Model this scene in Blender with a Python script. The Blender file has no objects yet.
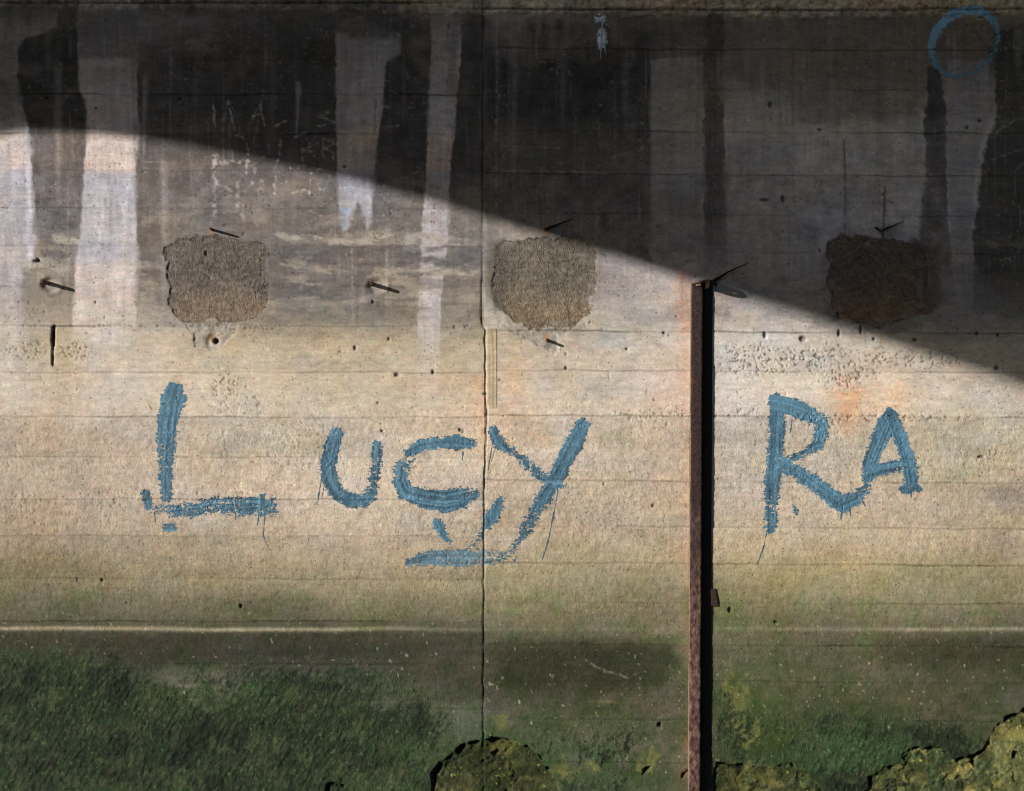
import bpy, math, random
import numpy as np
from mathutils import Vector
C = bpy.context.scene
COL = C.collection

# ------------------------------------------------------------------ camera, sky, sun, exposure
S = 200.0                                   # 200 px of wall = 1 m
CX, BASE = 512.0, 791.0
def wx(px): return (px - CX) / S
def wz(py): return (BASE - py) / S
cam_d = bpy.data.cameras.new('camera'); cam = bpy.data.objects.new('camera', cam_d); COL.objects.link(cam)
cam.location = (0, -10.0, (BASE - 395.5) / S); cam.rotation_euler = (math.radians(90), 0, 0)
cam_d.sensor_width = 36; cam_d.lens = 36 * 10.0 / 5.12; cam_d.clip_end = 2000; cam_d.clip_start = .1
C.camera = cam
SUN = Vector((-1.30, -1.0, 0.364))          # towards the sun
elev = math.atan2(SUN.z, math.hypot(SUN.x, SUN.y)); azim = math.atan2(SUN.x, SUN.y)
w = bpy.data.worlds.new('World'); C.world = w; w.use_nodes = True
nt = w.node_tree; bg = nt.nodes['Background']
sky = nt.nodes.new('ShaderNodeTexSky'); sky.sky_type = 'NISHITA'; sky.sun_disc = False
sky.sun_elevation = elev; sky.sun_rotation = azim; sky.dust_density = 1.6; sky.air_density = 1.2; sky.ozone_density = 1.4
nt.links.new(sky.outputs[0], bg.inputs[0]); bg.inputs[1].default_value = 0.078
sl = bpy.data.lights.new('sun', 'SUN'); so = bpy.data.objects.new('sun', sl); COL.objects.link(so)
sl.energy = 5.0; sl.angle = math.radians(0.55); sl.color = (1, .965, .92)
so.rotation_euler = SUN.to_track_quat('Z', 'Y').to_euler(); so.location = (-8, -8, 6)
C.view_settings.view_transform = 'Standard'; C.view_settings.look = 'None'; C.view_settings.gamma = 1
C.view_settings.exposure = 0.07
C.render.engine = 'CYCLES'; C.cycles.filter_width = 1.1

# ------------------------------------------------------------------ object helpers
def empty(name, loc, label, cat, group=None):
    o = bpy.data.objects.new(name, None); COL.objects.link(o); o.location = loc
    o.empty_display_size = .05
    o['label'] = label; o['category'] = cat
    if group: o['group'] = group
    return o
def np_mesh(name, verts, faces, mat, parent=None, col=None, attrs=None, smooth=True):
    me = bpy.data.meshes.new(name)
    nv, nf = len(verts), len(faces)
    k = faces.shape[1]
    me.vertices.add(nv); me.vertices.foreach_set('co', np.ascontiguousarray(verts, np.float32).ravel())
    me.loops.add(nf * k); me.loops.foreach_set('vertex_index', np.ascontiguousarray(faces, np.int32).ravel())
    me.polygons.add(nf); me.polygons.foreach_set('loop_start', np.arange(0, nf * k, k, dtype=np.int32))
    me.update(calc_edges=True)
    if smooth: me.polygons.foreach_set('use_smooth', np.ones(nf, bool))
    if col is not None:
        a = me.color_attributes.new('Col', 'FLOAT_COLOR', 'POINT')
        c4 = np.ones((nv, 4), np.float32); c4[:, :3] = col
        a.data.foreach_set('color', c4.ravel())
    for n, v in (attrs or {}).items():
        a = me.attributes.new(n, 'FLOAT', 'POINT'); a.data.foreach_set('value', np.ascontiguousarray(v, np.float32).ravel())
    me.materials.append(mat)
    o = bpy.data.objects.new(name, me); COL.objects.link(o)
    if parent:
        o.parent = parent; o.matrix_parent_inverse = parent.matrix_world.inverted() if False else o.matrix_parent_inverse
        loc = parent.location
        if loc.length > 0: me.transform(__import__('mathutils').Matrix.Translation(-loc))
    return o
def mat_new(name):
    m = bpy.data.materials.new(name); m.use_nodes = True
    return m, m.node_tree, m.node_tree.nodes['Principled BSDF']
def N(t, kind, **kw):
    n = t.nodes.new(kind)
    for k, v in kw.items():
        if k.startswith('i_'): n.inputs[k[2:].replace('_', ' ')].default_value = v
        else: setattr(n, k, v)
    return n
def attr_mat(name, grain=(150, 150, 260), tone=.25, bump=.5, bdist=.003, rough=.95, spec=.15, coarse=(14, 14, 40), spk=1.28):
    """vertex colour x fine procedural grain; bump height scaled by the mesh's own 'rough' attribute"""
    m, t, b = mat_new(name); L = t.links.new
    at = N(t, 'ShaderNodeAttribute', attribute_name='Col'); ra = N(t, 'ShaderNodeAttribute', attribute_name='rough')
    tc = N(t, 'ShaderNodeTexCoord')
    mp = N(t, 'ShaderNodeMapping'); mp.inputs['Scale'].default_value = grain; L(tc.outputs['Object'], mp.inputs[0])
    n1 = N(t, 'ShaderNodeTexNoise', i_Scale=1.0, i_Detail=3.0, i_Roughness=.65); L(mp.outputs[0], n1.inputs[0])
    mp2 = N(t, 'ShaderNodeMapping'); mp2.inputs['Scale'].default_value = coarse; L(tc.outputs['Object'], mp2.inputs[0])
    n2 = N(t, 'ShaderNodeTexNoise', i_Scale=1.0, i_Detail=4.0, i_Roughness=.7); L(mp2.outputs[0], n2.inputs[0])
    add = N(t, 'ShaderNodeMath', operation='ADD'); L(n1.outputs[0], add.inputs[0]); L(n2.outputs[0], add.inputs[1])
    mr = N(t, 'ShaderNodeMapRange'); mr.inputs[1].default_value = .6; mr.inputs[2].default_value = 1.4
    mr.inputs[3].default_value = 1 - tone; mr.inputs[4].default_value = 1 + tone; L(add.outputs[0], mr.inputs[0])
    mul = N(t, 'ShaderNodeVectorMath', operation='SCALE'); L(at.outputs['Color'], mul.inputs[0]); L(mr.outputs[0], mul.inputs['Scale'])
    vo = N(t, 'ShaderNodeTexVoronoi', i_Scale=62.0, i_Randomness=1.0); L(tc.outputs['Object'], vo.inputs['Vector'])
    sep = N(t, 'ShaderNodeSeparateColor'); L(vo.outputs['Color'], sep.inputs[0])
    rad = N(t, 'ShaderNodeMapRange'); rad.inputs[1].default_value = .70; rad.inputs[2].default_value = 1.0; rad.inputs[3].default_value = 0.0; rad.inputs[4].default_value = .30; L(sep.outputs[0], rad.inputs[0])
    lt = N(t, 'ShaderNodeMath', operation='LESS_THAN'); L(vo.outputs['Distance'], lt.inputs[0]); L(rad.outputs[0], lt.inputs[1])
    pk = N(t, 'ShaderNodeMapRange'); pk.inputs[3].default_value = 1.0; pk.inputs[4].default_value = .52; L(lt.outputs[0], pk.inputs[0])
    mp4 = N(t, 'ShaderNodeMapping'); mp4.inputs['Location'].default_value = (3.1, 0, 1.7); L(tc.outputs['Object'], mp4.inputs[0])
    vo2 = N(t, 'ShaderNodeTexVoronoi', i_Scale=75.0, i_Randomness=1.0); L(mp4.outputs[0], vo2.inputs['Vector'])
    sp2 = N(t, 'ShaderNodeSeparateColor'); L(vo2.outputs['Color'], sp2.inputs[0])
    rd2 = N(t, 'ShaderNodeMapRange'); rd2.inputs[1].default_value = .66; rd2.inputs[2].default_value = 1.0; rd2.inputs[3].default_value = 0.0; rd2.inputs[4].default_value = .34; L(sp2.outputs[0], rd2.inputs[0])
    lt2 = N(t, 'ShaderNodeMath', operation='LESS_THAN'); L(vo2.outputs['Distance'], lt2.inputs[0]); L(rd2.outputs[0], lt2.inputs[1])
    pk2 = N(t, 'ShaderNodeMapRange'); pk2.inputs[3].default_value = 1.0; pk2.inputs[4].default_value = spk; L(lt2.outputs[0], pk2.inputs[0])
    pm = N(t, 'ShaderNodeMath', operation='MULTIPLY'); L(pk.outputs[0], pm.inputs[0]); L(pk2.outputs[0], pm.inputs[1])
    mu2 = N(t, 'ShaderNodeVectorMath', operation='SCALE'); L(mul.outputs[0], mu2.inputs[0]); L(pm.outputs[0], mu2.inputs['Scale'])
    out = mu2.outputs[0]
    L(out, b.inputs['Base Color'])
    mp3 = N(t, 'ShaderNodeMapping'); mp3.inputs['Scale'].default_value = (170, 170, 150); L(tc.outputs['Object'], mp3.inputs[0])
    n3 = N(t, 'ShaderNodeTexNoise', i_Scale=1.0, i_Detail=2.5, i_Roughness=.6); L(mp3.outputs[0], n3.inputs[0])
    hm = N(t, 'ShaderNodeMath', operation='MULTIPLY'); L(n3.outputs[0], hm.inputs[0]); L(ra.outputs['Fac'], hm.inputs[1])
    bp = N(t, 'ShaderNodeBump', i_Strength=bump, i_Distance=bdist); L(hm.outputs[0], bp.inputs['Height']); L(bp.outputs[0], b.inputs['Normal'])
    b.inputs['Roughness'].default_value = rough; b.inputs['Specular IOR Level'].default_value = spec
    return m

# ------------------------------------------------------------------ noise and mask tools (numpy)
TAB = np.random.RandomState(7).rand(256, 256).astype(np.float32)
def vn(u, v, seed=0):
    u = u + seed * 17.37; v = v + seed * 9.71
    iu = np.floor(u).astype(np.int32); iv = np.floor(v).astype(np.int32)
    fu = (u - iu).astype(np.float32); fv = (v - iv).astype(np.float32)
    fu = fu * fu * (3 - 2 * fu); fv = fv * fv * (3 - 2 * fv)
    a, b_, c, d = iu & 255, (iu + 1) & 255, iv & 255, (iv + 1) & 255
    return (TAB[c, a] * (1 - fu) + TAB[c, b_] * fu) * (1 - fv) + (TAB[d, a] * (1 - fu) + TAB[d, b_] * fu) * fv
def fbm(x, y, sx, sy, octv=4, seed=0, gain=.55):
    """0..1, mean .5; sx, sy = feature size in px"""
    s = 0; amp = 1; tot = 0
    for k in range(octv):
        s = s + amp * vn(x / sx * 2 ** k, y / sy * 2 ** k, seed + k * 3.1); tot += amp; amp *= gain
    return s / tot
def sst(a, b_, x):
    t = np.clip((x - a) / (b_ - a), 0, 1); return t * t * (3 - 2 * t)
def seg_d(x, y, x0, y0, x1, y1):
    dx, dy = x1 - x0, y1 - y0; L2 = dx * dx + dy * dy + 1e-9
    t = np.clip(((x - x0) * dx + (y - y0) * dy) / L2, 0, 1)
    return np.hypot(x - x0 - t * dx, y - y0 - t * dy), t
def poly_sd(x, y, P):
    """signed distance, negative inside"""
    d = np.full(x.shape, 1e9, np.float32); ins = np.zeros(x.shape, bool); n = len(P)
    for i in range(n):
        x0, y0 = P[i]; x1, y1 = P[(i + 1) % n]
        d = np.minimum(d, seg_d(x, y, x0, y0, x1, y1)[0])
        if y0 != y1: ins ^= ((y0 > y) != (y1 > y)) & (x < (x1 - x0) * (y - y0) / (y1 - y0) + x0)
    return np.where(ins, -d, d)
def win(P, pad=25):
    xs = [p[0] for p in P]; ys = [p[1] for p in P]
    return (PY > min(ys) - pad) & (PY < max(ys) + pad) & (PX > min(xs) - pad) & (PX < max(xs) + pad)
def pmask(P, soft=1.5, jag=3.0, js=9, seed=1, pad=25, brk=0):
    m = np.zeros(PX.shape, np.float32); W = win(P, pad)
    x, y = PX[W], PY[W]
    if x.size == 0: return m
    sd = poly_sd(x, y, P) + (fbm(x, y, js, js, 4, seed) - .5) * 2 * jag + (fbm(x, y, 2.6, 3.2, 2, seed + 5) - .5) * 1.8
    if soft < 2.6: soft = soft * (1 + 4.5 * sst(.52, .78, fbm(x, y, 26, 26, 3, seed + 7)))
    m[W] = sst(soft, -soft, sd) * (1 if not brk else 1 - brk + brk * sst(.38, .62, fbm(x, y, 14, 5, 4, seed + 60))); return m
def lmask(P, width, soft=.8, jag=.8, seed=1, w1=None, js=4):
    m = np.zeros(PX.shape, np.float32); W = win(P, width + 6)
    x, y = PX[W], PY[W]
    if x.size == 0: return m
    d = np.full(x.shape, 1e9, np.float32); n = len(P) - 1
    for i in range(n):
        dd, t = seg_d(x, y, *P[i], *P[i + 1])
        ww = width if w1 is None else width + (w1 - width) * (i + t) / n
        d = np.minimum(d, dd - ww / 2)
    d = d + (fbm(x, y, js, js, 2, seed) - .5) * 2 * jag
    m[W] = sst(soft, -soft, d); return m
def lin(c):
    c = np.asarray(c, np.float32) / 255.; return np.where(c <= .04045, c / 12.92, ((c + .055) / 1.055) ** 2.4)

# ------------------------------------------------------------------ the wall's grid: 1 px (5 mm) in and around the view, coarser beyond
def axis(lo, a, b_, hi, step=1.0):
    core = np.arange(a, b_ + 1e-6, step); L = [a]; s = step
    while L[-1] > lo: s = min(s * 1.12, 25); L.append(L[-1] - s)
    R = [b_]; s = step
    while R[-1] < hi: s = min(s * 1.12, 25); R.append(R[-1] + s)
    return np.array(L[:0:-1] + list(core) + R[1:], np.float32)
AX = axis(-1400, -50, 1074, 2300); AY = axis(-520, -40, 831, 950)
PX, PY = np.meshgrid(AX, AY)
NY, NX = PX.shape
print('wall grid', NX, NY)
right = PX > 485.0
# warped coordinates so that nothing sits on straight lines
WXx = PX + (fbm(PX, PY, 60, 60, 4, 11) - .5) * 16
WYy = PY + (fbm(PX, PY, 90, 45, 4, 12) - .5) * 16

# --- formwork seams
SL = [-60, -20, 18, 60, 95, 134, 171, 209, 247, 287, 326.5, 373, 417.5, 458, 500, 536.5, 579.5, 622, 664.5, 708.5, 752, 795, 835]
SR = [-70, -31, 9, 48, 88, 130.5, 173.5, 213.5, 251, 290, 330.5, 370, 414.5, 447, 480, 526, 562.5, 601.5, 643.5, 680, 718.5, 761.5, 800, 840]
SLW = [.2, .2, .1, .15, .8, .9, .2, .3, .25, .2, 1.0, .35, .6, .4, .45, .35, .3, .6, .55, .4, .3, .4, .4]
SRW = [.2, .2, .5, .3, .35, .75, .5, .4, .3, .15, .8, .4, .6, .12, .5, .45, .6, .55, .6, .4, .4, .45, .4, .3]
def seams(px, py):
    g = np.zeros(px.shape, np.float32); bi = np.zeros(px.shape, np.float32)
    for lst, wts, side, slope in ((SL, SLW, px <= 484, .002), (SR, SRW, px > 484, .006)):
        for k, (yy, ww) in enumerate(zip(lst, wts)):
            yl = yy + (px - 484) * slope + (vn(px / 30, px * 0 + k, 3) - .5) * 1.6 + (vn(px / 7, px * 0 + k, 5) - .5) * .8
            d = np.abs(py - yl)
            st = np.clip((vn(px / 60, px * 0 + k * 3.3, 8) * 1.7 - .2) * (.7 + .6 * vn(px / 6, px * 0 + k * 1.7, 18)), 0.3, 1.1) * np.minimum(1, ww * 1.25)
            g = np.maximum(g, np.where(side, np.clip(1.1 - d / 1.15, 0, 1) * st, 0))
            bi = np.where(side & (py > yl), k + 1 + 40 * (px > 484), bi)
    return g, bi
SEAM, BID = seams(PX, PY)
bt = np.random.RandomState(3).rand(100)
BT = bt[BID.astype(int) % 100]                    # tone of each board's print
# board edge heights
BH = (np.random.RandomState(5).rand(100)[BID.astype(int) % 100] - .5) * .0045

# --- colour table: how the concrete itself is coloured (as sRGB under full sun), x stations by y stations
XS = [-60, 10, 140, 300, 481, 487, 600, 690, 730, 860, 960, 1090]
TBL = {
 -40: [(112,106,99)]*4 + [(140,128,112)]*8,
   6: [(118,111,104),(118,111,104),(112,106,99),(106,99,92),(150,136,118),(150,138,122),(148,134,118),(150,134,116),(154,138,118),(152,138,116),(146,132,112),(140,128,112)],
  22: [(140,133,128),(138,132,127),(128,121,119),(88,83,80),(100,94,90),(128,121,116),(112,104,97),(108,101,94),(118,110,102),(124,116,107),(116,108,100),(96,90,84)],
  60: [(140,133,128),(136,130,127),(90,86,84),(74,72,70),(82,79,78),(76,72,69),(78,73,69),(118,110,102),(122,114,107),(112,104,97),(112,105,99),(98,92,86)],
 105: [(150,144,140),(140,134,131),(82,80,80),(75,74,74),(80,78,78),(72,69,67),(72,69,66),(130,122,116),(142,135,129),(120,113,106),(124,117,111),(104,98,92)],
 135: [(170,160,150),(150,142,134),(104,98,93),(84,80,79),(84,81,80),(74,71,69),(74,70,66),(138,130,123),(148,141,136),(142,135,128),(138,131,125),(104,98,92)],
 170: [(160,156,156),(146,140,136),(112,104,98),(108,101,97),(92,88,86),(76,74,72),(76,72,68),(134,127,121),(140,134,129),(140,134,128),(136,130,124),(100,95,90)],
 205: [(160,155,154),(142,136,132),(116,108,101),(114,107,101),(122,115,108),(104,98,92),(86,82,79),(116,110,106),(134,129,127),(136,132,131),(138,134,134),(102,98,95)],
 228: [(158,152,148),(140,134,128),(118,110,102),(120,112,104),(128,119,109),(150,142,133),(112,106,102),(108,103,100),(126,122,122),(132,129,130),(136,133,134),(104,99,94)],
 246: [(160,150,138),(146,136,122),(124,114,103),(126,117,107),(134,124,112),(150,141,130),(134,127,120),(112,106,103),(122,118,118),(128,126,128),(128,125,124),(108,103,96)],
 256: [(160,152,144),(142,134,126),(110,103,98),(108,102,97),(124,117,107),(142,133,120),(150,142,136),(124,117,110),(124,120,120),(122,120,121),(118,114,110),(108,102,95)],
 290: [(166,158,150),(146,136,122),(124,116,108),(122,114,105),(134,125,113),(130,122,110),(146,139,133),(164,150,139),(128,124,122),(118,113,108),(122,118,114),(116,112,108)],
 322: [(178,168,156),(168,157,142),(164,153,136),(146,137,122),(150,139,122),(166,156,140),(172,165,155),(184,168,153),(172,164,156),(150,142,132),(140,135,130),(132,127,122)],
 345: [(184,172,158),(174,161,144),(182,168,148),(172,157,134),(176,160,136),(184,170,150),(190,179,164),(192,176,160),(186,178,168),(184,172,158),(176,166,154),(168,160,150)],
 395: [(186,172,154),(182,167,148),(186,171,151),(180,165,142),(188,168,142),(200,178,150),(194,180,162),(200,177,155),(196,185,170),(204,182,155),(190,176,156),(184,170,152)],
 440: [(186,167,143),(176,159,137),(176,160,140),(180,167,148),(190,172,148),(194,174,148),(190,174,152),(194,174,150),(190,177,158),(190,176,152),(182,172,146),(184,172,150)],
 500: [(178,158,134),(176,158,136),(182,165,144),(184,168,148),(186,170,148),(188,170,146),(184,168,146),(186,167,143),(186,170,148),(186,169,145),(182,165,140),(178,160,136)],
 545: [(158,142,118),(152,136,112),(168,152,128),(172,156,132),(176,159,134),(176,158,132),(172,155,128),(172,154,128),(172,155,126),(172,155,126),(168,150,122),(162,146,120)],
 570: [(124,115,88),(124,115,88),(148,135,106),(158,144,115),(164,148,118),(158,146,116),(150,138,106),(152,138,108),(152,140,106),(150,138,104),(142,132,98),(146,134,104)],
 600: [(102,96,74),(106,100,77),(116,109,84),(120,112,86),(128,119,92),(130,121,94),(126,117,88),(130,118,92),(124,116,84),(124,116,85),(128,118,90),(122,113,88)],
 622: [(92,87,67),(92,87,67),(96,91,71),(90,85,66),(104,97,75),(112,104,82),(116,107,82),(122,111,86),(108,102,75),(106,99,76),(106,99,77),(104,97,76)],
 636: [(68,64,50),(68,64,50),(68,63,50),(68,63,52),(80,74,57),(96,90,70),(100,93,72),(120,110,86),(100,95,70),(96,90,68),(84,78,61),(86,80,63)],
 655: [(56,56,41),(60,60,44),(66,62,49),(64,60,52),(72,67,54),(80,75,59),(60,56,43),(104,96,76),(94,90,66),(86,81,62),(72,67,53),(70,66,52)],
 685: [(60,66,48),(64,70,50),(88,86,70),(84,82,68),(76,72,59),(80,76,62),(72,68,54),(98,91,72),(92,92,64),(92,87,66),(82,77,60),(82,77,61)],
 712: [(62,68,52),(66,72,54),(84,84,68),(88,86,72),(84,82,68),(90,88,70),(88,83,66),(96,88,72),(80,84,54),(78,80,54),(84,79,60),(90,84,66)],
 752: [(60,66,52),(62,68,52),(68,72,54),(74,76,60),(80,82,66),(82,84,60),(84,86,66),(94,88,70),(66,72,46),(62,70,44),(70,74,48),(96,96,62)],
 791: [(60,64,50),(60,66,50),(66,70,52),(72,74,58),(76,78,60),(80,82,58),(80,84,64),(92,88,68),(68,72,46),(80,80,58),(92,92,54),(104,102,62)],
 960: [(50,56,40)]*12,
}
YS = sorted(TBL); T = lin([TBL[y] for y in YS])      # (ny, nx, 3)
def table(x, y):
    yi = np.clip(np.searchsorted(YS, y, side='right') - 1, 0, len(YS) - 2); ya = np.array(YS, np.float32)
    fy = np.clip((y - ya[yi]) / (ya[yi + 1] - ya[yi]), 0, 1)[..., None]
    xa = np.array(XS, np.float32)
    xi = np.clip(np.searchsorted(xa, x, side='right') - 1, 0, len(XS) - 2)
    fx = np.clip((x - xa[xi]) / (xa[xi + 1] - xa[xi]), 0, 1)[..., None]
    fx = fx * fx * (3 - 2 * fx)
    return (T[yi, xi] * (1 - fx) + T[yi, xi + 1] * fx) * (1 - fy) + (T[yi + 1, xi] * (1 - fx) + T[yi + 1, xi + 1] * fx) * fy
# warp except across the joint
xw = np.where(right, np.maximum(WXx, 487), np.minimum(WXx, 481)); yw = WYy
A = table(xw, yw)
A = A * (1 + .78 * sst(600, 680, PX) * sst(340, 230, yw) * sst(70, 120, yw))[..., None]
A = A * (1 + .25 * sst(484, 488, PX) * sst(640, 600, PX) * sst(220, 190, yw))[..., None]
A = A * (1 + .14 * np.exp(-((WXx - 330) / 110) ** 2 - ((yw - 455) / 45) ** 2) + .16 * np.exp(-((WXx - 780) / 70) ** 2 - ((yw - 335) / 26) ** 2))[..., None]
A = A * (1 + sst(550, 600, yw)[..., None] * np.array([.02, .03, .15], np.float32))
A = A * (1 + (sst(330, 400, yw) * sst(590, 540, yw))[..., None] * np.array([-.01, .01, .085], np.float32))
A = A * (1 + .07 * sst(325, 345, yw) * sst(480, 400, yw))[..., None]
def mix(m, c, k=1.0):
    m = np.broadcast_to(m * k, PX.shape); W = m > .003; mm = m[W][:, None]
    A[W] = A[W] * (1 - mm) + (lin(c) if not isinstance(c, np.ndarray) else c[W]) * mm
def mul(m, k):
    W = m > .003; A[W] = A[W] * (1 - m[W] * (1 - k))[:, None]
def vprof(pts):
    """colour by height, pts = [(y, rgb)]"""
    ys = [p[0] for p in pts]; cs = lin([p[1] for p in pts])
    return np.stack([np.interp(yw, ys, cs[:, k]) for k in range(3)], -1).astype(np.float32)
LIGHT = vprof([(-40,(125,118,112)),(15,(140,132,126)),(45,(150,143,143)),(62,(160,153,152)),(92,(160,154,158)),(126,(176,168,170)),(136,(206,191,180)),(168,(202,186,176)),(175,(176,171,174)),(235,(182,176,174)),(262,(182,173,167)),(300,(184,174,166)),(360,(184,173,160)),(480,(182,166,146))])
LIGHT = LIGHT * (1 + .20 * sst(140, 110, PY) + .10 * sst(128, 136, PY))[..., None] * (1 + (fbm(PX, PY, 5, 50, 4, 260) - .5) * .34 + (fbm(PX, PY, 12, 12, 4, 261) - .5) * .34)[..., None]
MOT = (1 + (fbm(PX, PY, 9, 12, 5, 262) - .5) * .7 + (fbm(PX, PY, 40, 20, 4, 263) - .5) * .5)[..., None]
DARK = vprof([(-40,(95,90,86)),(20,(82,79,78)),(60,(70,70,70)),(118,(76,75,76)),(140,(108,101,96)),(200,(112,105,101)),(238,(118,111,106)),(290,(122,114,106)),(330,(150,140,126))])
DARK = DARK * MOT * (1 + .5 * (sst(.72, .84, fbm(PX, PY, 3, 4, 2, 264)) * sst(.4, .6, fbm(PX, PY, 30, 30, 3, 265))))[..., None]
# gentle light marbling of the unstained concrete
A = A * (1 + (MOT - 1) * (.75 * sst(300, 200, yw))[..., None])
mott = fbm(PX, PY, 26, 14, 5, 21); mot2 = fbm(PX, PY, 130, 70, 4, 22)
# left edge whitish wash
mix(pmask([(-1500,120),(6,122),(30,124),(33,180),(34,262),(24,300),(20,410),(-1500,420)], 5, 5, 14, 31), LIGHT, .75)
mix(pmask([(24,122),(33,122),(31,190),(33,262),(27,262),(26,190)], 1.5, 2, 8, 32), (206,201,204), .7)
# dark block near the left edge
mix(pmask([(19,60),(19,46),(27,38),(48,32),(57,26),(58,11),(77,11),(78,60),(80,92),(86,100),(86,126),(84,180),(80,215),(74,240),(64,246),(46,244),(36,236),(35,200),(32,170),(28,126),(20,100),(17,75)], 1.2, 1.8, 7, 33), DARK)
mix(pmask([(25,11),(31,11),(30,25),(26,26)], 2, 1.5, 6, 34), DARK, .5)
mix(pmask([(38,250),(66,250),(62,265),(45,262)], 1.5, 3, 8, 35), (112,105,101))
mix(pmask([(21,268),(50,268),(55,285),(60,300),(20,302)], 2, 4, 8, 36), (132,122,108), .9)
mix(pmask([(24,262),(40,258),(70,262),(70,274),(36,276),(22,270)], 2, 4, 8, 36, brk=.7), (182,171,154), .6)
mix(pmask([(30,228),(80,236),(82,245),(30,242)], 2, 3, 8, 37, brk=.75), (182,171,154), .7)
# wide pale streak
mix(pmask([(78,-20),(137,-20),(137,60),(137,100),(139,132),(135,180),(137,240),(138,262),(135,300),(137,327),(134,400),(138,480),(88,482),(70,400),(72,327),(76,262),(80,236),(84,170),(88,134),(86,100),(80,92),(78,60)], 1.0, 1.5, 6, 38), LIGHT, np.clip(1.0 - np.clip((PY - 330) / 130, 0, 1), 0, 1))
mix(pmask([(78,11),(137,11),(137,58),(78,58)], 3, 2, 9, 39), (118,111,108), .8)
mix(pmask([(78,240),(138,243),(136,262),(74,264)], 2, 3, 8, 40), (170,168,170), .6)
# pale streaks right of the wide black stain
mix(pmask([(336,10),(352,14),(400,34),(400,54),(386,62),(384,90),(381,115),(378,135),(375,160),(372,200),(371,222),(368,231),(364,222),(361,205),(357,203),(352,218),(347,232),(343,231),(339,205),(337,160),(336,100)], 1, 1.4, 6, 41), LIGHT, .82)
mix(pmask([(336,0),(400,0),(398,38),(350,38),(336,30)], 4, 4, 10, 42), (92,86,82), .8)
mix(pmask([(340,208),(352,208),(347,228),(342,226)], 1.5, 1.5, 5, 43), (164,176,192), .8)
mix(pmask([(430,12),(462,8),(461,60),(457,90),(456,120),(452,150),(449,190),(448,240),(445,262),(441,300),(440,360),(436,420),(415,425),(418,360),(417,330),(421,262),(422,220),(425,190),(427,150),(429,90),(432,50)], 1, 1.4, 6, 44), LIGHT, np.clip(.92 - np.clip((PY - 330) / 130, 0, 1), 0, 1))
mix(pmask([(448,14),(458,14),(456,95),(450,95)], 2, 1.5, 6, 44), (124,116,113), .5)
# black stains in the middle: edges against the pale strip
mix(pmask([(484,64),(500,58),(520,72),(560,58),(590,66),(640,64),(650,72),(649,110),(652,160),(651,200),(652,262),(484,215)], 1.6, 5, 12, 45), DARK, .95)
for x0, w_, y0, y1 in ((541,8,22,70),(556,7,18,60),(566,5,48,80),(585,6,40,76),(600,10,24,66),(528,7,20,60),(635,14,30,72)):
    mix(pmask([(x0,y0),(x0+w_,y0+3),(x0+w_-1,y1),(x0+1,y1)], 3, 3, 7, 46), (78,73,70), .7)
mix(pmask([(488,142),(585,126),(620,150),(590,172),(488,176)], 8, 8, 18, 47), (92,90,76), .45)
mix(pmask([(651,60),(703,55),(703,172),(700,215),(652,225)], 1, 1.3, 6, 48), (160,152,146), .8)
mix(pmask([(652,172),(702,174),(702,225),(650,235)], 4, 3, 9, 49), (146,141,138), .6)
mix(pmask([(703,18),(712,10),(724,20),(722,80),(724,110),(726,180),(728,276),(704,276),(703,180),(704,100)], 1.3, 2.5, 7, 50), (84,79,76), np.clip((290 - PY) / 90, 0, .85))
mix(pmask([(726,90),(790,100),(800,160),(780,230),(726,240)], 12, 12, 24, 51), (156,149,146), .5)
mix(pmask([(790,92),(925,90),(924,122),(792,122)], 9, 12, 26, 52), (116,108,100), .6)
mix(pmask([(730,24),(925,22),(924,70),(730,80)], 9, 8, 18, 520), (124,114,104), .6)
mix(pmask([(560,150),(640,140),(645,170),(560,172)], 9, 8, 18, 521), (104,100,86), .4)
mix(pmask([(928,66),(940,66),(943,90),(947,115),(946,180),(949,230),(952,262),(957,310),(930,312),(925,290),(925,262),(920,246),(922,200),(926,180),(924,120),(928,95)], 1, 2.6, 6, 53), DARK, np.clip((325 - PY) / 70, 0, .95))
mix(pmask([(948,60),(990,60),(990,100),(984,130),(976,170),(972,240),(970,310),(958,325),(955,290),(951,240),(948,180)], 2, 2, 8, 54), (146,141,142), .75)
mix(pmask([(993,30),(1100,20),(2400,20),(2400,330),(1010,318),(972,312),(975,262),(972,236),(978,205),(981,170),(986,145),(996,122),(996,80)], 1.3, 3, 6, 55), (74,72,68), np.clip((335 - PY) / 70, 0, .92))
mix(pmask([(975,238),(1080,238),(1080,248),(976,246)], 2, 3, 9, 56, brk=.75), (138,130,116), .6)
mix(pmask([(1010,44),(1018,44),(1014,28),(1040,20),(1030,54),(1015,52)], 2, 3, 9, 57), (120,116,112), .5)
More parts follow.
